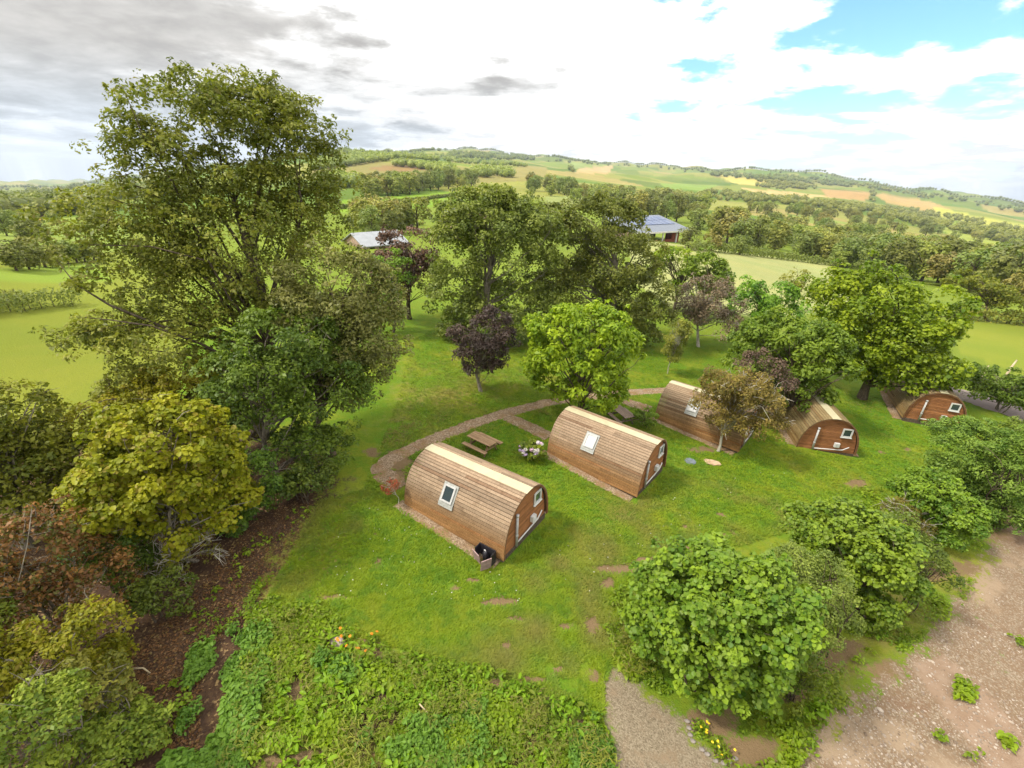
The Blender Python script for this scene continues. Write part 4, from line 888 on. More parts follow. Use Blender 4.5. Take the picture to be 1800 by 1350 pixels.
grow('grey_shrub', 'fine leaved grey green shrub between the two large hazel bushes', 'shrub', (1450, 1150), [(1440, 1040, 54, 58), (1460, 1095, 40, 40), (1400, 1000, 40, 34)], L_WILLOW, K_BROWN, rc=0.36, per=110, size=0.09, dens=1.3, stems=5, trunk_r=0.05, seed=44, parts=SH)
grow('upright_hazel', 'bright green hazel bush behind the big round leaved one', 'shrub', (1510, 1085), [(1480, 950, 92, 52), (1545, 980, 72, 60), (1425, 930, 50, 34), (1510, 1030, 84, 42), (1500, 1060, 76, 28), (1580, 1035, 44, 34)], L_HAZEL, K_BROWN, rc=0.42, per=80, size=0.14, aspect=0.8, oval=True, dens=1.5, stems=7, trunk_r=0.08, seed=45, parts=SH, up_bias=0.8, shell=0.65)
grow('willow_bush', 'tall feathery willow bush at the right edge below the lane', 'shrub', (1745, 925), [(1700, 790, 90, 46), (1770, 830, 76, 66), (1680, 850, 70, 44), (1830, 800, 60, 70), (1740, 880, 80, 40), (1700, 900, 66, 30), (1790, 900, 60, 34)], L_SALLOW, K_BROWN, rc=0.5, per=120, size=0.16, aspect=0.4, dens=1.6, stems=8, trunk_r=0.07, seed=46, parts=SH, up_bias=0.9)
grow('round_shrub', 'rounded green shrub in front of the feathery willow bush', 'shrub', (1655, 960), [(1640, 872, 62, 38), (1680, 912, 52, 38), (1610, 855, 34, 26), (1650, 938, 60, 24)], L_HAZEL, K_BROWN, rc=0.36, per=95, size=0.13, aspect=0.7, dens=1.6, stems=6, trunk_r=0.06, seed=47, parts=SH, shell=0.65)
grow('scrub_bush', 'low brownish scrub with bare sticks behind the upright hazel', 'shrub', (1580, 945), [(1575, 905, 40, 24), (1610, 935, 30, 20)], L_OLIVE, K_PALE, rc=0.32, per=60, size=0.09, stems=6, trunk_r=0.04, seed=48, bare=50, parts=SH)
grow('foot_shrub', 'dark low shrub at the yard side of the upright hazel', 'shrub', (1590, 1075), [(1585, 1020, 44, 32), (1640, 1000, 34, 26)], L_DARK, K_BROWN, rc=0.32, per=70, size=0.10, stems=5, trunk_r=0.04, seed=49, parts=SH)
grow('gap_shrub', 'green shrub filling the gap between the rounded shrub and the upright hazel', 'shrub', (1590, 985), [(1580, 935, 46, 30), (1615, 975, 40, 28)], L_SALLOW, K_BROWN, rc=0.34, per=85, size=0.11, dens=1.2, stems=5, trunk_r=0.04, seed=71, parts=SH)
grow('skirt_shrub', 'low leafy growth at the yard foot of the big round leaved hazel', 'shrub', (1390, 1235), [(1380, 1195, 56, 32), (1440, 1185, 44, 28), (1340, 1225, 44, 22)], L_HAZEL, K_BROWN, rc=0.28, per=80, size=0.10, dens=1.2, stems=6, trunk_r=0.03, seed=72, parts=SH)
grow('lane_shrub', 'green shrub behind the feathery willow bush at the right edge', 'shrub', (1800, 870), [(1790, 770, 50, 36), (1830, 760, 50, 46)], L_SALLOW, K_BROWN, rc=0.45, per=95, size=0.15, dens=1.2, stems=5, trunk_r=0.05, seed=73, parts=SH)
# garden plants round the pods
hy = grow('hydrangea', 'hydrangea with lilac flower heads beside the pod with the pale roof window', 'shrub', (935, 806), [(935, 790, 21, 15)], L_HAZEL, K_BROWN, rc=0.24, per=60, size=0.13, aspect=0.75, oval=True, stems=5, trunk_r=0.03, seed=50, parts=SH)
M_LILAC = [plain_mat('lilac_petal', (0.46, 0.34, 0.52), 0.6, 0.2, 0.2, 30), plain_mat('cream_petal', (0.62, 0.58, 0.50), 0.6, 0.2, 0.15, 30), plain_mat('pink_petal', (0.55, 0.36, 0.46), 0.6, 0.2, 0.2, 30)]
rg = np.random.default_rng(3)
def floret():
    n = 70; d = rand_dirs(rg, n); d[:, 2] = np.abs(d[:, 2]) - 0.35; d = unit(d)
    V, Q, k = leaf_arrays(rg, d * np.array([0.12, 0.12, 0.09]), d, np.full(n, 0.06), 0.95, True, 0, 0.05); return bulk('flower_head', V, [Q])
heads = [floret() for _ in range(3)]
for k in range(3): heads[k].materials.append(M_LILAC[k])
Bh = hy.location
for k in range(26):
    a = rg.random() * 6.28; rr = math.sqrt(rg.random()); px_ = 935 + 22 * rr * math.cos(a); py_ = 789 + 14 * rr * math.sin(a) - 2
    C = on_upright(px_, py_, np.array(Bh)); hd = np.array([Bh[0], Bh[1], 0]) / math.hypot(Bh[0], Bh[1]); C = C - hd * (0.55 * math.sqrt(max(0, 1 - rr * rr)))
    o = link('flower_head', heads[int(rg.integers(3)) if k % 2 else (1 if py_ < 785 else 0)], None, hy, C - np.array(Bh)); o.rotation_euler = (rg.normal() * .3, rg.normal() * .3, rg.random() * 6)
grow('rhododendron', 'small dark leaved bush between the weathered picnic table and the half hidden pod', 'shrub', (1136, 752), [(1136, 733, 20, 15)], L_CHEST2, K_BROWN, rc=0.26, per=60, size=0.15, aspect=0.45, stems=4, trunk_r=0.03, seed=51, parts=SH)
grow('standard_acer', 'tiny red topped ornamental tree on a thin stem at the corner of the nearest pod', 'shrub', (696, 886), [(687, 857, 14, 9)], L_RED2, K_PALE, rc=0.2, per=60, size=0.08, stems=1, trunk_r=0.025, seed=52)

# ------------------------------------------------------------------ woodland and hedges of the country beyond
def far_tree_mesh(seed, leaf, tall=1.0, n_cl=30, q=52, sz=0.60, core=True):
    """a tree 10 m high built once and shared by its copies"""
    rng = np.random.default_rng(seed); w = 3.7 / math.sqrt(tall)
    d = rand_dirs(rng, n_cl); rho = 0.45 + 0.5 * rng.random((n_cl, 1)); c = d * rho * np.array([w, w, 4.3]) * 0.95 + np.array([0, 0, 4.9])
    r = rng.uniform(1.0, 1.8, n_cl) * (w / 3.7)
    idx = np.repeat(np.arange(n_cl), q); N = len(idx); o = unit(c - np.array([0, 0, 5.0]))
    dd = unit(rng.normal(size=(N, 3)) + o[idx] * 0.8 + np.array([0, 0, 0.4])); pos = c[idx] + dd * r[idx][:, None] * (0.6 + 0.45 * rng.random((N, 1)))
    nr = unit(dd * 0.7 + np.array([0, 0, .5]) + rng.normal(size=(N, 3)) * 0.35)
    pos[:, 2] = np.maximum(pos[:, 2], 0.3)
    V, Q, k = leaf_arrays(rng, pos, nr, sz * rng.uniform(0.7, 1.3, N), 0.75)
    ct = rng.random(n_cl); tint = np.repeat(np.clip(0.5 + (ct[idx] - 0.5) * 0.7 + rng.normal(size=N) * 0.1, 0, 1), k)
    bv, bq = [V], [Q]; nl = len(Q)
    branch_tubes(bv, bq, [(0, 0, -0.4), (0.05, 0, 2.5), (0.1, 0.1, 6.5)], [0.32, 0.24, 0.08], 5)
    for j in range(6): branch_tubes(bv, bq, bent(rng, (0.05, 0, 2.6 + j * 0.5), c[j], 0.1, 4), [0.12, 0.09, 0.06, 0.02], 3)
    A = np.concatenate(bv); Qs = np.concatenate(bq); me = bulk('tree', A, [Qs], tint=np.concatenate([tint, np.zeros(len(A) - len(V))]), matidx=[0] * nl + [1] * (len(Qs) - nl))
    me.materials.append(leaf); me.materials.append(K_BROWN); return me
FARM = [far_tree_mesh(100 + i, [L_FAR, L_FARD, L_FARY, L_FAR, L_FARD, L_GREY][i], [1, 1, 0.8, 1.5, 0.9, 1.2][i]) for i in range(6)]
def scatter_px(poly, n, rng, mind=6.0):
    poly = np.array(poly, float); lo, hi = poly.min(0), poly.max(0); p = lo + (hi - lo) * rng.random((n * 40, 2)); p = p[in_poly(p[:, 0], p[:, 1], poly)]; pts = p[:1]
    for q_ in p[1:]:
        if ((np.abs(pts[:, 0] - q_[0]) < mind) & (np.abs(pts[:, 1] - q_[1]) < mind * 0.45)).any(): continue
        pts = np.concatenate([pts, q_[None]])
        if len(pts) >= n: break
    return pts
def belt(name, label, group, poly, n, hr, weights, seed, mind=9.0):
    rng = np.random.default_rng(seed); pts = scatter_px(poly, n, rng, mind)
    G = ground(pts[:, 0], pts[:, 1])
    hi_, lo_ = np.array(hr)[1], np.array(hr)[0]; x0_, x1_ = pts[:, 0].min(), pts[:, 0].max() + 1
    dd_ = np.hypot(G[:, 0], G[:, 1]); rk = np.argsort(np.argsort(dd_)) / len(dd_)
    for gi, g_ in enumerate(G):
        if np.isnan(g_).any(): continue
        k = rng.choice(6, p=np.array(weights) / sum(weights)); h = rng.uniform(*hr)
        o = link(name, FARM[k], None, None, (g_[0], g_[1], g_[2] - 0.1), (0, 0, rng.random() * 6.28)); s = h / 10; o.scale = (s * rng.uniform(0.95, 1.35), s * rng.uniform(0.95, 1.35), s)
        look = ['mid green', 'dark green', 'pale yellowish', 'narrow green', 'broad dark', 'grey green'][k]
        tall = ['small', 'middling', 'tall'][min(2, int((h - lo_) / (hi_ - lo_) * 3))]
        row = ['front', 'middle', 'back'][min(2, int(rk[gi] * 3))]; part_ = ['far left', 'left centre', 'right centre', 'far right'][int((pts[gi, 0] - x0_) / (x1_ - x0_) * 4)]
        tag(o, f'{tall} {look} tree, {row}, {part_}, {label}', 'tree', group)
belt('woodland_tree', 'of the belt beyond the pale field', 'trees of the belt beyond the pale field',
     [(1222, 415), (1300, 437), (1420, 457), (1500, 474), (1600, 500), (1700, 515), (1800, 535), (1830, 480), (1700, 445), (1600, 428), (1500, 408), (1400, 398), (1330, 412), (1230, 398)], 170, (9, 14.5), (3, 2, 1.4, 1.5, 2, 1), 201, 8)
belt('hedgerow_tree', 'of the wood behind the barn', 'trees of the wood behind the barn',
     [(905, 338), (1000, 352), (1100, 384), (1225, 395), (1235, 372), (1120, 345), (1000, 326), (920, 318)], 62, (10, 16), (2, 3, 1, 1, 3, 1), 202, 8)
belt('hedgerow_tree', 'of the belt below the brown hill', 'trees of the belt below the brown hill', [(640, 352), (800, 334), (830, 328), (820, 322), (700, 334), (650, 340)], 34, (11, 16), (3, 2, 1, 1, 3, 1), 203, 7)
belt('farmyard_tree', 'of the trees round the farm roofs', 'trees round the farm roofs', [(610, 412), (660, 388), (780, 396), (790, 412), (720, 408), (640, 424)], 16, (5, 9), (3, 1, 3, 1, 1, 2), 204, 9)
belt('parkland_tree', 'of the copses between the left fields', 'trees between the left hand fields', [(0, 402), (60, 396), (160, 384), (200, 392), (110, 402), (10, 418)], 12, (4.5, 7), (3, 2, 1, 0, 3, 1), 205, 8)
belt('valley_tree', 'of the woods in the right valley', 'trees of the right hand valley', [(1230, 372), (1400, 388), (1560, 412), (1700, 430), (1820, 470), (1820, 430), (1650, 400), (1450, 378), (1260, 358)], 45, (11, 17), (3, 3, 1, 1, 3, 1), 206, 9)
def lone(px, py, h, k, label, w=1.2, name='field_tree'):
    g_ = ground([px], [py])[0]; o = link(name, FARM[k], None, None, (g_[0], g_[1], g_[2] - 0.1), (0, 0, px * 0.37)); o.scale = (h / 10 * w, h / 10 * w, h / 10); return tag(o, label, 'tree')
lone(66, 432, 5.6, 1, 'broad dark round tree alone between the left hand fields', 1.5)
lone(52, 474, 3.4, 4, 'lowest brown green tree at the near end of the copse in the left fields', 1.3)
lone(80, 470, 4.6, 0, 'tallest tree in the small copse between the left fields', 1.2)
lone(38, 404, 6.5, 4, 'dark tree in front of the orange stubble at the far left', 1.4)
LOWN = ['nearest the round copse', 'second from the round copse', 'in the middle', 'last but one', 'at the far end by the tall ash', 'left of the copse']
for i, (px, py) in enumerate([(104, 466), (120, 464), (136, 462), (150, 460), (166, 457), (30, 476)]):
    o = lone(px, py, 3.2 + 0.3 * (i % 3), i % 2, 'low tree in the left field hedge line, ' + LOWN[i], 1.35); o['group'] = 'low trees of the left hedge line'
for i, (px, py, k, lb) in enumerate([(1250, 441, 2, 'yellowish tree at the barn end of the pale field'), (1300, 448, 1, 'dark round tree at the top edge of the pale field'), (1210, 436, 4, 'dark tree against the end of the barn'), (1475, 469, 0, 'tree at the far corner of the pale field')]):
    lone(px, py, 5.2 + i * 0.4, k, lb, 1.25)
lone(935, 352, 9, 5, 'pale pointed tree showing above the central clump', 0.8)
# distant woods read as one mass
ico_v = []; ph = (1 + 5 ** .5) / 2
for a, b in ((-1, ph), (1, ph), (-1, -ph), (1, -ph)): ico_v += [(a, b, 0), (0, a, b), (b, 0, a)]
ico_v = unit(np.array(ico_v, float))
from itertools import combinations
ed = np.linalg.norm(ico_v[0] - ico_v, axis=1); el = np.sort(ed)[1] * 1.1
ico_f = np.array([t_ if np.dot(np.cross(ico_v[t_[1]] - ico_v[t_[0]], ico_v[t_[2]] - ico_v[t_[0]]), ico_v[t_[0]]) > 0 else (t_[0], t_[2], t_[1]) for t_ in combinations(range(12), 3) if all(np.linalg.norm(ico_v[i] - ico_v[j]) < el for i, j in combinations(t_, 2))])
def mass(name, label, polys, seed, hr=(7, 12), leaf=None, extra_px=None):
    rng = np.random.default_rng(seed); pts = []
    for poly, n in polys:
        poly = np.array(poly, float); lo, hi = poly.min(0), poly.max(0); p = lo + (hi - lo) * rng.random((n * 4, 2)); pts.append(p[in_poly(p[:, 0], p[:, 1], poly)][:n])
    p = np.concatenate(pts)
    G = ground(p[:, 0], p[:, 1])
    if extra_px is not None: G = np.concatenate([G, extra_px])
    G = G[~np.isnan(G).any(1)]; G = G[np.hypot(G[:, 0], G[:, 1]) > 120]; n = len(G)
    h = rng.uniform(*hr, n); w = h * rng.uniform(0.42, 0.62, n)
    # core blobs
    cv = ico_v[None] * np.stack([w, w, h * 0.46], -1)[:, None] * (0.85 + 0.22 * rng.random((n, 12, 1))) * 0.98 + (G + np.stack([0 * h, 0 * h, h * 0.44], -1))[:, None]
    cf = ico_f[None] + (np.arange(n) * 12)[:, None, None]; ctint = rng.random(n)
    q = 32; d = rand_dirs(rng, n * q); d[:, 2] = np.abs(d[:, 2]) * 1.2 - 0.35; d = unit(d); idx = np.repeat(np.arange(n), q)
    pos = (G + np.stack([0 * h, 0 * h, h * 0.52], -1))[idx] + d * np.stack([w, w, h * 0.48], -1)[idx] * (0.86 + 0.22 * rng.random((n * q, 1)))
    V, Q, k = leaf_arrays(rng, pos, unit(d + rng.normal(size=d.shape) * 0.35 + np.array([0, 0, .3])), h[idx] * rng.uniform(0.16, 0.30, n * q), 0.8)
    A = np.concatenate([cv.reshape(-1, 3), V]); tint = np.concatenate([np.repeat(ctint * 0.6, 12), np.repeat(np.clip(ctint[idx] * 0.75 + rng.random(n * q) * 0.25, 0, 1), k)])
    me = bulk(name, A, [cf.reshape(-1, 3), Q + n * 12], tint=tint); o = link(name, me, leaf or L_FAR); return tag(o, label, 'woodland', None, 'stuff')
mass('woodland', 'wooded ridge and copses of the central hill', [([(545, 300), (600, 270), (680, 262), (780, 272), (880, 285), (930, 294), (860, 292), (770, 284), (690, 282), (640, 288), (600, 296)], 520), ([(830, 300), (900, 300), (900, 314), (840, 312)], 60),
     ([(560, 322), (600, 318), (640, 326), (600, 332)], 40), ([(740, 296), (800, 300), (790, 306), (750, 302)], 26), ([(690, 290), (760, 297), (840, 309), (840, 312), (760, 301), (690, 293)], 40)], 301, (8, 13))
mass('woodland', 'dark woods on the far left hill', [([(-60, 355), (60, 340), (200, 326), (330, 320), (330, 345), (200, 352), (100, 366), (-60, 380)], 620), ([(-60, 382), (80, 372), (200, 362), (200, 372), (80, 382), (-60, 392)], 120)], 302, (8, 13), L_FARD)
mass('woodland', 'hedgerow trees and woods across the valley on the right', [([(1230, 352), (1400, 362), (1560, 386), (1700, 412), (1820, 440), (1820, 418), (1660, 392), (1520, 368), (1400, 350), (1240, 338)], 560), ([(1150, 342), (1240, 346), (1240, 360), (1150, 352)], 90),
     ([(1330, 318), (1400, 322), (1440, 332), (1380, 334), (1330, 328)], 110), ([(1400, 322), (1540, 332), (1640, 352), (1640, 346), (1540, 324), (1400, 314)], 150), ([(1530, 330), (1536, 330), (1540, 356), (1530, 356)], 26), ([(1690, 412), (1800, 428), (1820, 440), (1820, 424), (1700, 400)], 120), ([(1440, 356), (1560, 366), (1640, 384), (1560, 376), (1440, 362)], 120), ([(1600, 368), (1700, 384), (1820, 412), (1820, 418), (1700, 392), (1600, 374)], 110)], 303, (8, 14), L_FAR)
mass('woodland', 'dark wooded skyline of the far ridge', [([(790, 272), (860, 270), (945, 277), (940, 282), (800, 280)], 260), ([(950, 280), (1100, 289), (1250, 300), (1420, 314), (1600, 336), (1820, 374), (1820, 380), (1600, 342), (1420, 319), (1250, 304), (1100, 293), (950, 284)], 520), ([(1250, 302), (1420, 314), (1500, 322), (1500, 330), (1380, 320), (1250, 310)], 160)], 304, (12, 20), L_FARD)
_rg = np.random.default_rng(310); _f = np.where(front & (gd > 350) & (gd < 4200) & (qx > -80) & (qx < 1880))[0]; _bin = ((qx[_f] + 80) / 3).astype(int); _o = np.lexsort((qy[_f], _bin)); _first = np.unique(_bin[_o], return_index=True)[1]
_sk = _f[_o[_first]]; _sky_pts = np.concatenate([np.stack([gx[_sk], gy[_sk]], -1) * (1 - 0.012 * _rg.random((len(_sk), 1))) for _ in range(2)]); _sky_pts = _sky_pts[_rg.random(len(_sky_pts)) < 0.8]
mass('treeline', 'trees and woods lining the skyline', [([(1000, 300), (1010, 300), (1005, 304)], 4)], 311, (9, 17), L_FARD, np.concatenate([_sky_pts, H(_sky_pts[:, 0], _sky_pts[:, 1])[:, None]], -1))
def hedge(label, pts, h, w, seed, leaf=None, cat='hedge', group=None):
    rng = np.random.default_rng(seed); G = ground([p[0] for p in pts], [p[1] for p in pts]); s = np.concatenate([[0], np.cumsum(np.hypot(*np.diff(G[:, :2], axis=0).T))])
    n = int(s[-1] / (w * 0.5)) + 2; u = np.linspace(0, s[-1], n); X = np.interp(u, s, G[:, 0]) + rng.normal(size=n) * w * .1; Y = np.interp(u, s, G[:, 1]) + rng.normal(size=n) * w * .1; Z = H(X, Y)
    dist = np.hypot(X.mean(), Y.mean()); sz = max(0.14, dist * 0.0032); q = int(np.clip(26 * (w * h) / (sz * sz) * 0.12, 40, 260))
    idx = np.repeat(np.arange(n), q); N = len(idx); d = rand_dirs(rng, N); d[:, 2] = np.abs(d[:, 2]); hv = h * rng.uniform(0.8, 1.2, n)
    pos = np.stack([X, Y, Z + hv * 0.45], -1)[idx] + d * np.stack([np.full(n, w * .6), np.full(n, w * .6), hv * 0.55], -1)[idx] * (0.75 + 0.3 * rng.random((N, 1))); low = rng.random(N) < 0.3; pos[low, 2] = (Z[idx] + hv[idx] * rng.random(N) * 0.6)[low]
    V, Q, k = leaf_arrays(rng, pos, unit(d + rng.normal(size=d.shape) * 0.4), sz * rng.uniform(0.7, 1.3, N), 0.7); B = np.array([X[0], Y[0], Z[0]])
    root = empty('hedge', B); tag(root, label, cat, group); link('foliage', bulk('foliage', V - B, [Q], tint=np.repeat(rng.random(N), k)), leaf or L_FARD, root)
    bv, bq = [], []
    for i in range(0, n, max(1, n // 30)): branch_tubes(bv, bq, [(X[i], Y[i], Z[i] - .2), (X[i], Y[i], Z[i] + h * .5)], [0.06, 0.03], 4)
    link('stem', bulk('stem', np.concatenate(bv) - B, [np.concatenate(bq)]), K_BROWN, root)
hedge('clipped dark hedge slanting between two green fields below the brown hill', [(600, 368), (680, 360), (760, 350), (815, 343)], 1.8, 1.6, 401)
hedge('dark hedge at the foot of the left hand fields', [(-120, 556), (0, 550), (70, 543), (130, 536)], 1.6, 1.6, 402)
hedge('second hedge above the first at the left edge', [(-80, 540), (0, 535), (36, 532)], 1.2, 1.2, 403)
hedge('hedge along the upper end of the left hand fields', [(-60, 376), (40, 370), (100, 366), (180, 360)], 3.0, 3, 404)
hedge('dense hedge closing the lower side of the pale field', [(1212, 440), (1300, 447), (1400, 459), (1490, 470)], 2.4, 2.4, 405)
hedge('scrubby hedge beyond the small bright field on the right', [(1690, 562), (1740, 566), (1800, 572), (1880, 580)], 2.0, 2.0, 406, L_OLIVE)
hedge('low hedge below the ruined pink building', [(1225, 402), (1250, 408), (1290, 418)], 2.0, 2, 407)
hedge('hedge along the foot of the brown hill', [(560, 334), (640, 328), (760, 322)], 2.4, 2.4, 408)

# ------------------------------------------------------------------ farm buildings
M_STEEL = plain_mat('roof_sheet', (0.12, 0.135, 0.16), 0.55, 0.4, 0.1, 0.6); M_SOLAR = plain_mat('solar_panel', (0.07, 0.095, 0.17), 0.45, 0.4, 0.1, 0.5); M_POST = plain_mat('white_post', (0.6, 0.58, 0.54), 0.6); M_RUST = plain_mat('red_boarding', (0.27, 0.085, 0.05), 0.8, 0.2, 0.3, 1.5); M_TIMB = plain_mat('tan_cladding', (0.36, 0.25, 0.19), 0.8, 0.2, 0.2, 1.5); M_PALER = plain_mat('pale_roof', (0.27, 0.28, 0.29), 0.5, 0.3, 0.12, 0.8); M_PINK = plain_mat('pink_brick', (0.36, 0.21, 0.16), 0.85, 0.1, 0.2, 1.0); M_INT = plain_mat('dark_interior', (0.03, 0.028, 0.026), 0.9)
a, b = ground([1112, 1208], [423, 428]); a[2] = b[2] = min(a[2], b[2])
ex = (b - a)[:2]; LB = np.linalg.norm(ex); ang = math.atan2(ex[1], ex[0])
barn = empty('barn', a, ang); tag(barn, 'open fronted barn with blue grey solar roof beyond the central clump', 'barn')
hE, hR, DP = 3.8, 6.8, 13.0
mb = MB(); mb.add([(-0.5, -0.9, hE), (LB + .4, -0.9, hE), (LB + .4, DP, hR), (-0.5, DP, hR), (-0.5, -0.9, hE - .2), (LB + .4, -0.9, hE - .2), (LB + .4, DP, hR - .2), (-0.5, DP, hR - .2)], [(0, 1, 2, 3), (7, 6, 5, 4), (0, 4, 5, 1), (1, 5, 6, 2), (2, 6, 7, 3), (3, 7, 4, 0)])
roof = mb.build('roof', M_STEEL, barn)
sl_ = (hR - hE) / (DP + .9); npan = 7
for i in range(npan):
    for j in range(2):
        x0 = LB * (0.22 + 0.72 * i / npan); x1 = x0 + LB * 0.72 / npan - 0.15; y0 = 4.6 + j * 3.6; y1 = y0 + 3.4
        MB().add([(x, y, hE + (y + .9) * sl_ + dz) for dz in (0.05, 0.14) for x, y in ((x0, y0), (x1, y0), (x1, y1), (x0, y1))], [(4, 5, 6, 7), (0, 1, 5, 4), (1, 2, 6, 5), (2, 3, 7, 6), (3, 0, 4, 7)]).build('solar_panel', M_SOLAR, roof)
MB().box((-0.3, DP - 0.3, 0), (LB, DP - 0.05, hR - .3)).build('back_wall', M_INT, barn); MB().box((-0.4, -0.6, 0), (-0.305, DP - .31, hE)).build('side_wall', M_TIMB, barn)
MB().box((-0.6, -1.02, hE - .35), (LB + .5, -0.92, hE + .05)).build('gutter', M_POST, barn)
for i in range(5): MB().box((LB * i / 4 - .15, -0.5, 0), (LB * i / 4 + .15, -0.2, hE - .15)).build('post', M_POST, barn)
for i in range(6): MB().box((LB * (0.02 + i * .115), 0.4, 0), (LB * (0.02 + i * .115) + LB * .1, 0.6, 1.2 + 0.25 * (i % 2))).build('feed_barrier', M_RUST, barn)
MB().box((LB * .76, 1.6, 0), (LB * .9, 4.0, 3.0)).build('red_boarding', M_RUST, barn)
def shed(name, label, cat, pa, pb, depth, he, hr, wall, roofm, over=0.4):
    a, b = ground([pa[0], pb[0]], [pa[1], pb[1]]); a[2] = b[2] = min(a[2], b[2]); e_ = (b - a)[:2]; L = np.linalg.norm(e_); o = empty(name, a, math.atan2(e_[1], e_[0])); tag(o, label, cat)
    MB().box((0, 0, -1), (L, depth, he)).add([(0, 0, he), (0, depth, he), (0, depth / 2, hr - .12), (L, 0, he), (L, depth, he), (L, depth / 2, hr - .12)], [(0, 1, 2), (3, 5, 4)]).build('wall', wall, o)
    for s_ in (0, 1):
        y0 = -over if s_ == 0 else depth + over; z0 = he - over * (hr - he) / (depth / 2)
        V = [(-over, y0, z0), (L + over, y0, z0), (L + over, depth / 2, hr), (-over, depth / 2, hr)]; V += [(x, y, z + .15) for x, y, z in V]
        MB().add(V, [(4, 5, 6, 7), (3, 2, 1, 0), (0, 1, 5, 4), (1, 2, 6, 5), (2, 3, 7, 6), (3, 0, 4, 7)] if s_ == 0 else [(7, 6, 5, 4), (0, 1, 2, 3), (4, 5, 1, 0), (5, 6, 2, 1), (6, 7, 3, 2), (7, 4, 0, 3)]).build('roof', roofm, o)
    return o, L
o, L = shed('farm_shed', 'long pale grey roof showing beside the copper beech', 'shed', (640, 438), (716, 435), 8, 0.9, 2.6, M_TIMB, M_PALER)
for i in range(4): MB().box((L * (.1 + .23 * i), -0.08, 0.2), (L * (.1 + .23 * i) + 1.2, -0.005, 0.7)).build('window', M_GLASSD, o)
o, L = shed('farm_shed', 'tan walled shed with pale roof left of the central clump', 'shed', (780, 412), (800, 420), 8, 5.0, 6.2, M_TIMB, M_PALER)
MB().box((L * .3, -0.08, 0), (L * .6, -0.005, 2.8)).build('door', M_INT, o)
o, L = shed('farmhouse', 'small pink brick building among the trees of the valley', 'house', (1266, 402), (1290, 406), 6, 3.2, 5.2, M_PINK, M_PINK)
for i in range(2): MB().box((L * (.2 + .4 * i), -0.08, 1.0), (L * (.2 + .4 * i) + 1.0, -0.005, 2.2)).build('window', M_GLASSD, o)
o, L = shed('farmhouse', 'long pale house below the woods at the far left', 'house', (104, 362), (128, 359), 7, 4.2, 6.6, M_PALER, M_PINK)
for i in range(3): MB().box((L * (.15 + .28 * i), -0.08, 1.2), (L * (.15 + .28 * i) + 1.2, -0.005, 2.6)).build('window', M_GLASSD, o)
_by = {}
for o in list(COL.objects):
    if o.parent is None and o.get('group', '').startswith('trees ') and o.get('label'): _by.setdefault(o['label'], []).append(o)
for lb, os_ in _by.items():
    if len(os_) < 2: continue
    os_.sort(key=lambda o: project(np.array(o.location))[0][0]); nm = {2: ['left', 'right'], 3: ['left', 'middle', 'right']}.get(len(os_), ['leftmost', 'second', 'third', 'fourth', 'fifth', 'sixth'])
    for k, o in enumerate(os_): o['label'] = f'{lb}, {nm[min(k, len(nm) - 1)]} one'

# ------------------------------------------------------------------ ground plants
def scatter_world(polys, rng, per_px):
    out_ = []
    for poly, dens in polys:
        poly = np.array(poly, float); lo, hi = poly.min(0), poly.max(0); n = int((hi - lo).prod() * per_px * dens); p = lo + (hi - lo) * rng.random((n, 2)); out_.append(p[in_poly(p[:, 0], p[:, 1], poly)])
    return np.concatenate(out_)
def flat_ground(p):
    """ground hit on the near lawn, closed form"""
    d = FWD + np.outer((p[:, 0] - CX) / F, RT) - np.outer((p[:, 1] - CY) / F, UP); tt = np.full(len(p), 20.0)
    for _ in range(12): tt = (near_plane(d[:, 0] * tt, d[:, 1] * tt) - CAMH) / d[:, 2]
    x, y = d[:, 0] * tt, d[:, 1] * tt; return np.stack([x, y, H(x, y)], -1)
def weeds(name, label, polys, seed, per_px, size, leaf, n_leaf=6, height=0.25, oval=True, aspect=0.55, cat='weeds', thin=0.43):
    rng = np.random.default_rng(seed); p = scatter_world(polys, rng, per_px); G = flat_ground(p)
    qs = project(G); bare = np.zeros(n_ := len(G))
    for cx, cy_, rx, ry in SOIL: bare = np.maximum(bare, 1.25 - 0.85 * np.hypot((qs[:, 0] - cx) / rx, (qs[:, 1] - cy_) / ry))
    keep = (bare + rng.random(n_) * .3 < 0.62) & (thin < vnoise(G[:, 0], G[:, 1], 0.9, seed) * 0.6 + vnoise(G[:, 0], G[:, 1], 0.35, seed + 1) * 0.4); G = G[keep]; n = len(G)
    hh = height * (0.4 + 1.1 * vnoise(G[:, 0], G[:, 1], 1.3, seed + 2)); kind = vnoise(G[:, 0], G[:, 1], 0.8, seed + 3)
    idx = np.repeat(np.arange(n), n_leaf); N = len(idx); a = rng.random(N) * 6.283; rr = size * (0.5 + rng.random(N)) * (0.7 + kind[idx])
    pos = G[idx] + np.stack([np.cos(a) * rr * .8, np.sin(a) * rr * .8, hh[idx] * (0.3 + 0.8 * rng.random(N))], -1); nr = np.stack([np.cos(a) * .35, np.sin(a) * .35, np.full(N, 0.8)], -1) + rng.normal(size=(N, 3)) * .3
    V, Q, k = leaf_arrays(rng, pos, nr, rr * 1.25, aspect, oval, 0.1)
    tint = np.clip(kind[idx] * .7 + rng.random(N) * .4 - .05, 0, 1); B = G[0]
    o = link(name, bulk(name, V, [Q], tint=np.repeat(tint, k)), leaf); return tag(o, label, cat, None, 'stuff')
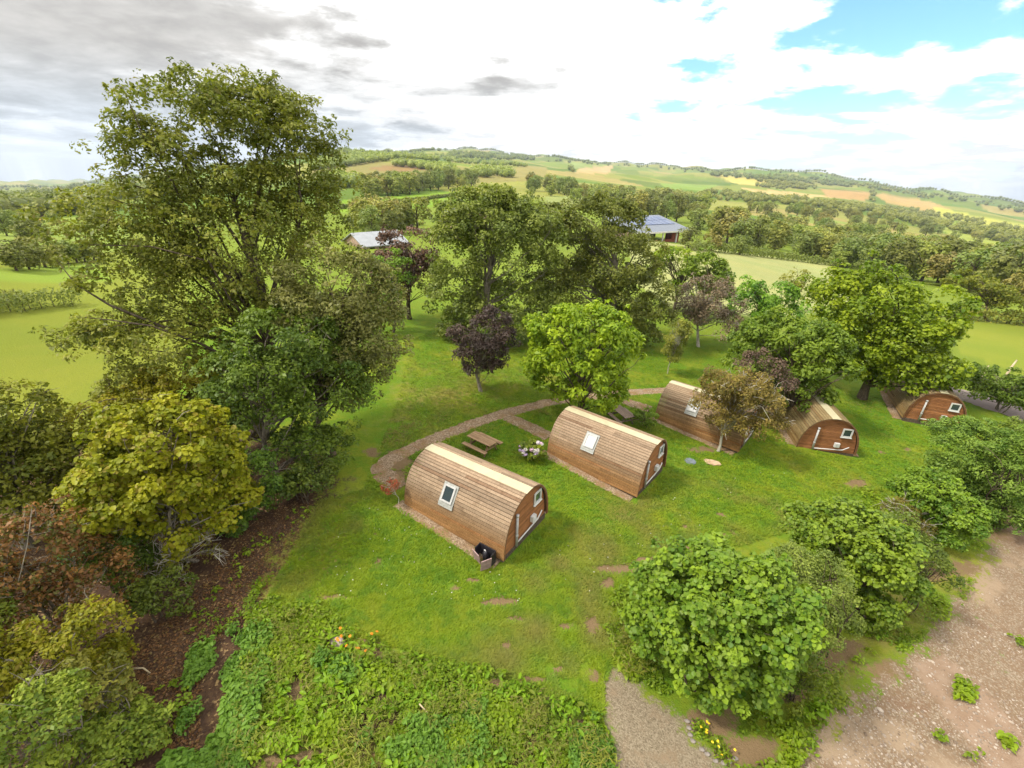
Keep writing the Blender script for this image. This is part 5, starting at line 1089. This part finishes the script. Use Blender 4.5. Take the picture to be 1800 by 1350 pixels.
weeds('weeds', 'bright broad leaved weeds along the bottom of the lawn', [([(440, 1090), (560, 1060), (640, 1130), (760, 1160), (860, 1180), (960, 1210), (1050, 1250), (1080, 1360), (1000, 1380), (380, 1380), (420, 1250)], 1.0), ([(1090, 1010), (1060, 1100), (1100, 1190), (1180, 1230), (1140, 1120)], 0.7), ([(1350, 1200), (1480, 1150), (1480, 1260), (1400, 1300)], 0.7),
       ([(1430, 1130), (1560, 1080), (1700, 980), (1740, 900), (1700, 1060), (1600, 1140), (1500, 1200)], 0.5), ([(1500, 860), (1600, 850), (1620, 960), (1560, 940)], 0.5), ([(445, 1040), (500, 1060), (470, 1110), (430, 1090)], 0.8), ([(240, 1250), (330, 1090), (430, 960), (560, 870), (520, 960), (450, 1070), (350, 1150), (330, 1290)], 0.10), ([(1210, 1250), (1340, 1230), (1440, 1300), (1420, 1380), (1320, 1380)], 0.35), ([(1680, 1195), (1712, 1200), (1705, 1235), (1678, 1228)], .9), ([(1755, 1295), (1785, 1300), (1770, 1318)], .9), ([(1700, 1320), (1722, 1322), (1716, 1340), (1700, 1338)], .9), ([(1770, 1120), (1800, 1122), (1796, 1145), (1770, 1140)], .8), ([(1640, 1290), (1662, 1292), (1656, 1306), (1642, 1304)], .9)], 501, 0.066, 0.075, L_WEED, 6, 0.24)
WB = [(440, 1090), (560, 1070), (640, 1140), (760, 1170), (860, 1190), (960, 1220), (1050, 1260), (1080, 1360), (1000, 1380), (380, 1380), (420, 1250)]
L_DOCK = leaf_mat('dock_leaf', (0.045, 0.10, 0.006), (0.13, 0.215, 0.010), (0.15, 0.16, 0.02), 0.15)
weeds('docks', 'large pale green dock leaves scattered through the weeds', [(WB, 1.0), ([(1440, 1120), (1560, 1090), (1540, 1150), (1460, 1170)], 1.5), ([(1330, 1210), (1470, 1180), (1440, 1290)], 1.2)], 503, 0.008, 0.13, L_DOCK, 9, 0.3, aspect=0.42, thin=0.50)
L_STALK = leaf_mat('stalk_leaf', (0.05, 0.08, 0.010), (0.14, 0.16, 0.03), (0.16, 0.12, 0.045), 0.2)
weeds('tall_grass', 'taller pale grass stalks among the weeds', [(WB, 1.0), ([(1060, 1090), (1120, 1010), (1160, 1200), (1090, 1190)], .8), ([(1400, 1260), (1560, 1080), (1720, 960), (1700, 1060), (1500, 1220)], .8)], 504, 0.02, 0.09, L_STALK, 7, 0.42, oval=False, aspect=0.14, thin=0.46)
weeds('nettles', 'dark nettle patch between the leaf litter and the bright weeds', [([(335, 1150), (420, 1105), (480, 1110), (460, 1250), (430, 1370), (290, 1370), (325, 1260)], 1.0), ([(780, 1270), (860, 1230), (900, 1300), (880, 1360), (620, 1360), (640, 1290)], 0.8), ([(1010, 1270), (1070, 1260), (1080, 1360), (1000, 1360)], 1.0), ([(560, 1150), (640, 1170), (620, 1210), (550, 1190)], 0.8)], 502, 0.06, 0.075, L_WEEDD, 8, 0.38, aspect=0.5)
L_LAWN, t = new_mat('grass_blade')
geo = t.n('ShaderNodeNewGeometry'); PO = geo.outputs['Position']; at = t.n('ShaderNodeAttribute', attribute_name='tint')
n1 = t.noise(PO, 0.35, 5, 0.6, 0.3); n2 = t.noise(PO, 1.7, 6, 0.62, 0.2); na_ = t.noise(PO, 0.14, 4, 0.6, 0.5)
c = t.mix(geo.outputs['Random Per Island'], (0.155, 0.25, 0.007), (0.23, 0.31, 0.010))
c = t.mix(t.math('MULTIPLY', t.mapr(n1, 0.44, 0.68), 0.7), c, (0.27, 0.30, 0.018)); c = t.mix(t.math('MULTIPLY', t.mapr(n2, 0.45, 0.62), 0.6), c, (0.095, 0.205, 0.012)); c = t.mix(t.math('MULTIPLY', t.mapr(na_, 0.50, 0.68), 0.5), c, (0.095, 0.20, 0.014))
c = t.mix(at.outputs['Fac'], c, t.mix(geo.outputs['Random Per Island'], (0.20, 0.15, 0.05), (0.28, 0.22, 0.06)))
pg = principled(t, c, 0.6, 0.2); tr = t.n('ShaderNodeBsdfTranslucent'); t.l(c, tr.inputs[0]); mx = t.n('ShaderNodeMixShader'); mx.inputs[0].default_value = 0.35; t.l(pg.outputs[0], mx.inputs[1]); t.l(tr.outputs[0], mx.inputs[2]); out(t, mx.outputs[0])
DRY = [([(430, 1060), (450, 960), (540, 880), (640, 880), (650, 960), (600, 1060), (520, 1075)], 0.75, 60), ([(660, 760), (690, 660), (800, 640), (900, 650), (960, 690), (860, 720), (740, 760)], 0.6, 50), ([(960, 1000), (1000, 930), (1200, 900), (1330, 930), (1200, 1010), (1020, 1060)], 0.5, 60), ([(850, 1060), (1060, 1000), (1060, 1150), (880, 1130)], 0.45, 60)]
def grass(seed, per_px, polys, h=0.07):
    rng = np.random.default_rng(seed); p = scatter_world(polys, rng, per_px); G = flat_ground(p)
    d_ = np.hypot(G[:, 0], G[:, 1]); dens = vnoise(G[:, 0], G[:, 1], 0.7, seed) * .55 + vnoise(G[:, 0], G[:, 1], 2.4, seed + 4) * .45
    qq = project(G); bare = np.zeros(len(G))
    for cx, cy_, rx, ry in SOIL: bare = np.maximum(bare, 1.25 - 0.85 * np.hypot((qq[:, 0] - cx) / rx, (qq[:, 1] - cy_) / ry))
    k = (dens > 0.16) & (bare + rng.random(len(G)) * .2 < 0.85)
    for (x, y, yaw) in PODS:
        lx = (G[:, 0] - x) * math.cos(yaw) + (G[:, 1] - y) * math.sin(yaw); ly = -(G[:, 0] - x) * math.sin(yaw) + (G[:, 1] - y) * math.cos(yaw)
        k &= ~((np.abs(lx) < PW / 2 + 0.45) & (ly > -0.1) & (ly < PL + .3))
    for o in bpy.data.objects:
        if o.name.startswith('path'):
            vv = np.array([v.co[:2] for v in o.data.vertices])[2::5]
            for c_ in vv[::2]: k &= (G[:, 0] - c_[0]) ** 2 + (G[:, 1] - c_[1]) ** 2 > 0.24
    G = G[k]; dens = dens[k]; n = len(G); m_ = 3; idx = np.repeat(np.arange(n), m_); N = n * m_; a = rng.random(N) * 6.283; hh = h * rng.uniform(.6, 1.5, N) * (0.6 + dens[idx]); ww = 0.016 + 0.012 * rng.random(N)
    base_ = G[idx] + np.stack([np.cos(a) * .03, np.sin(a) * .03, np.zeros(N)], -1); lean = np.stack([np.cos(a) * hh * 1.5, np.sin(a) * hh * 1.5, hh * .8], -1); sd_ = np.stack([-np.sin(a) * ww, np.cos(a) * ww, np.zeros(N)], -1)
    V = np.stack([base_ - sd_, base_ + sd_, base_ + lean], 1).reshape(-1, 3); qd = project(G); dv = np.zeros(n)
    for pl_, k_, sf in DRY: dv = np.maximum(dv, k_ * poly_mask(qd[:, 0], qd[:, 1], pl_, sf))
    dv = np.clip(dv + (vnoise(G[:, 0], G[:, 1], 1.1, 77) + vnoise(G[:, 0], G[:, 1], 3.0, 78) - 1.0) * 0.9 - 0.12, 0, 0.8); tint = np.repeat(dv[idx], 3)
    o = link('grass', bulk('grass', V, [np.arange(N * 3).reshape(-1, 3)], tint=tint), L_LAWN); tag(o, 'short mown grass of the pod lawn', 'grass', None, 'stuff')
grass(510, 0.21, [([(450, 1090), (560, 880), (640, 860), (700, 700), (720, 600), (790, 560), (1000, 640), (1180, 580), (1300, 640), (1500, 700), (1700, 720), (1600, 860), (1400, 930), (1160, 1000), (1060, 1200), (1060, 1260), (860, 1180), (560, 1100)], 1.0)])
# daisies and fallen leaves
M_DAISY = plain_mat('daisy_petal', (0.7, 0.68, 0.6), 0.6); M_ORANGE = plain_mat('orange_petal', (0.75, 0.24, 0.02), 0.6, 0.2, 0.2, 30); M_YELLOW = plain_mat('yellow_petal', (0.75, 0.55, 0.03), 0.6, 0.2, 0.2, 30)
M_LIT = leaf_mat('fallen_leaf', (0.032, 0.019, 0.010), (0.11, 0.066, 0.030), (0.17, 0.125, 0.03), 0.10, transl=0.05)
rng = np.random.default_rng(520); p = scatter_world([([(180, 1300), (215, 1150), (330, 1060), (430, 930), (530, 870), (560, 900), (460, 1060), (450, 1090), (360, 1140), (350, 1330)], 1.0)], rng, 0.09); G = flat_ground(p); N = len(G)
V, Q, k = leaf_arrays(rng, G + np.array([0, 0, .02]), np.array([[0, 0, 1.0]]) + rng.normal(size=(N, 3)) * .3, rng.uniform(.05, .11, N), .6, False, 0)
o = link('fallen_leaves', bulk('fallen_leaves', V, [Q], tint=np.repeat(rng.random(N), k)), M_LIT); tag(o, 'brown fallen leaves under the left hand trees', 'leaves', None, 'stuff')
p = scatter_world([([(560, 920), (700, 880), (900, 1010), (1120, 900), (1250, 830), (1400, 820), (1300, 920), (1000, 1060), (600, 1060)], 1.0)], rng, 0.0009); G = flat_ground(p); N = len(G)
V, Q, k = leaf_arrays(rng, G + np.array([0, 0, .06]), np.tile([[0, 0, 1.0]], (N, 1)), rng.uniform(.025, .045, N), .9, True, 0)
o = link('daisies', bulk('daisies', V, [Q]), M_DAISY); tag(o, 'scattered white daisies in the lawn', 'flowers', None, 'stuff')
# stones of the yard
def rock(seed):
    r_ = np.random.default_rng(seed); V = ico_v * (0.7 + .5 * r_.random((12, 1))) * np.array([1, .8, .55]); return V
p = scatter_world([([(1440, 1360), (1500, 1250), (1600, 1180), (1720, 1050), (1800, 960), (1830, 1360)], 1.0), ([(1330, 1260), (1500, 1150), (1500, 1260), (1420, 1350)], .25)], rng, 0.028); G = flat_ground(p)
kk = vnoise(G[:, 0], G[:, 1], 1.5, 9) > 0.42; G = G[kk]; n = len(G); base_r = np.stack([rock(i) for i in range(8)]); sz = rng.gamma(2.0, 0.010, n) + 0.010; an = rng.random(n) * 6.283
Vr = base_r[rng.integers(8, size=n)]; ca, sa = np.cos(an)[:, None], np.sin(an)[:, None]; Vr = np.stack([Vr[..., 0] * ca - Vr[..., 1] * sa, Vr[..., 0] * sa + Vr[..., 1] * ca, Vr[..., 2]], -1) * sz[:, None, None] + G[:, None]
M_STONE, t = new_mat('yard_stone'); at = t.n('ShaderNodeAttribute', attribute_name='tint'); pp = principled(t, t.mix(at.outputs['Fac'], (0.16, 0.115, 0.08), (0.42, 0.35, 0.28)), 0.9, 0.15); out(t, pp.outputs[0])
o = link('gravel', bulk('gravel', Vr.reshape(-1, 3), [(ico_f[None] + (np.arange(n) * 12)[:, None, None]).reshape(-1, 3)], tint=np.repeat(rng.random(n), 12)), M_STONE); tag(o, 'loose stones strewn over the brown yard', 'gravel', None, 'stuff')
# flower patches
def flower_plant(px, py, n, mat, label, seed, spread=0.3, h=0.36, fs=0.075):
    r_ = np.random.default_rng(seed); B = ground([px], [py])[0]; root = empty('flowering_plant', B); tag(root, label, 'flowers'); N = 160
    pos = np.stack([r_.normal(size=N) * spread * .6, r_.normal(size=N) * spread * .6, r_.random(N) * h * .8], -1); V, Q, k = leaf_arrays(r_, pos, np.array([[0, 0, .7]]) + r_.normal(size=(N, 3)) * .4, r_.uniform(.08, .16, N), .4, False, .1)
    link('foliage', bulk('foliage', V, [Q], tint=np.repeat(r_.random(N), k)), L_WEED, root)
    def head():
        d = np.arange(9) * 6.283 / 9; Vv, Qq, kk = leaf_arrays(r_, np.stack([np.cos(d), np.sin(d), 0 * d], -1) * fs * .35, np.stack([np.cos(d) * .3, np.sin(d) * .3, 1 + 0 * d], -1), np.full(9, fs * .9), .5, True, 0); return bulk('flower_head', Vv, [Qq])
    me = head(); me.materials.append(mat)
    for i in range(n): o = link('flower_head', me, None, root, (r_.normal() * spread * .7, r_.normal() * spread * .5, h * r_.uniform(.75, 1.1)), (r_.normal() * .3, r_.normal() * .3, 0))
flower_plant(606, 1122, 5, M_ORANGE, 'orange flowers behind the small stone in the weeds', 531)
flower_plant(628, 1150, 4, M_ORANGE, 'orange flowers in front of the small stone in the weeds', 532)
flower_plant(655, 1128, 2, M_ORANGE, 'pair of orange blooms right of the other orange flowers', 533, .15)
flower_plant(1232, 1285, 5, M_YELLOW, 'yellow flowers at the upper end of the stone edged bed by the gravel path', 534, .22, .22, .06)
flower_plant(1268, 1325, 5, M_YELLOW, 'yellow flowers at the lower end of the stone edged bed by the gravel path', 535, .25, .22, .06)
M_ROCK = plain_mat('garden_rock', (0.36, 0.28, 0.24), 0.85, 0.2, 0.35, 5); M_ROCKP = plain_mat('pale_rock', (0.24, 0.205, 0.175), 0.85, 0.2, 0.3, 8)
def stone(px, py, s, mat, label, seed, sc=(1.6, .9, .8), group=None):
    B = ground([px], [py])[0]; r_ = np.random.default_rng(seed); V = []; 
    mid = {}; vv = [tuple(v) for v in ico_v]; ff = []
    def mp(i, j):
        k_ = (min(i, j), max(i, j))
        if k_ not in mid: v = np.array(vv[i]) + np.array(vv[j]); vv.append(tuple(v / np.linalg.norm(v))); mid[k_] = len(vv) - 1
        return mid[k_]
    for a_, b_, c_ in ico_f: ab_, bc_, ca_ = mp(a_, b_), mp(b_, c_), mp(c_, a_); ff += [(a_, ab_, ca_), (b_, bc_, ab_), (c_, ca_, bc_), (ab_, bc_, ca_)]
    A = np.array(vv) * (0.82 + .3 * r_.random((len(vv), 1))) * np.array(sc) * s; me = bulk('stone', A, [np.array(ff)]); o = link('stone', me, mat, None, (B[0], B[1], B[2] + s * sc[2] * .45), (0, 0, r_.random() * .6 - .3)); tag(o, label, 'stone', group)
stone(594, 1131, 0.19, M_ROCK, 'mottled red and grey stone lying among the orange flowers', 541)
stone(638, 1158, 0.06, M_ROCKP, 'small pale pebble below the orange flowers', 542, (1, 1, .8))
for i, (px, py) in enumerate([(1208, 1268), (1211, 1280), (1213, 1292), (1218, 1303), (1234, 1318), (1243, 1326), (1258, 1338), (1272, 1342), (1282, 1339), (1292, 1334)]): stone(px, py, 0.07, M_ROCKP, ['topmost', 'second', 'third', 'fourth', 'fifth', 'sixth', 'seventh', 'eighth', 'ninth', 'last'][i] + ' edging stone from the top of the flower bed by the gravel path', 550 + i, (1.3, .9, .6), 'edging stones of the flower bed')
# fallen sticks and cut logs
M_STICK = plain_mat('dry_stick', (0.40, 0.32, 0.20), 0.85, 0.1, 0.25, 4)
def stick(p0, p1, r0, label, lift=(0.25, 0.1), name='stick'):
    g0, g1 = ground([p0[0], p1[0]], [p0[1], p1[1]]); g0[2] += lift[0]; g1[2] += lift[1]; mid = (g0 + g1) / 2 + np.array([.03, .05, .05]); o = MB().tube([g0 - g0, mid - g0, g1 - g0], [r0, r0 * .85, r0 * .6], 7).build(name, M_STICK, None, True, loc=g0); tag(o, label, name)
stick((738, 1246), (760, 1280), 0.022, 'pale dry stick lying across the weeds near the bottom')
stick((238, 1184), (266, 1187), 0.03, 'fallen stick on the brown leaf litter')
stick((1710, 690), (1725, 668), 0.06, 'pale bare pole leaning in the hedge by the lane', (0.1, 1.4), 'pole')
stick((1760, 676), (1772, 662), 0.10, 'broken pale stump sticking out of the hedge by the lane', (0.9, 1.6), 'stump')
stick((1783, 712), (1788, 698), 0.06, 'short white post at the foot of the hedge by the lane', (0.0, 0.7), 'post')
# ------------------------------------------------------------------ air
HAZE = 0.00008
m, t = new_mat('haze_air'); pv = t.n('ShaderNodeVolumePrincipled'); pv.inputs['Color'].default_value = (0.80, 0.88, 1.0, 1); pv.inputs['Density'].default_value = HAZE; pv.inputs['Anisotropy'].default_value = 0.2
oo = t.n('ShaderNodeOutputMaterial'); t.l(pv.outputs[0], oo.inputs['Volume'])
if HAZE > 0:
    zlo = float(gz.min()) - 3; zhi = float(max(gz.max() + 30, 60)); hz = MB().box((-9800, -9800, zlo), (9800, 9800, zhi)).build('haze', m); tag(hz, 'thin pale haze in the distance', 'haze', None, 'stuff')
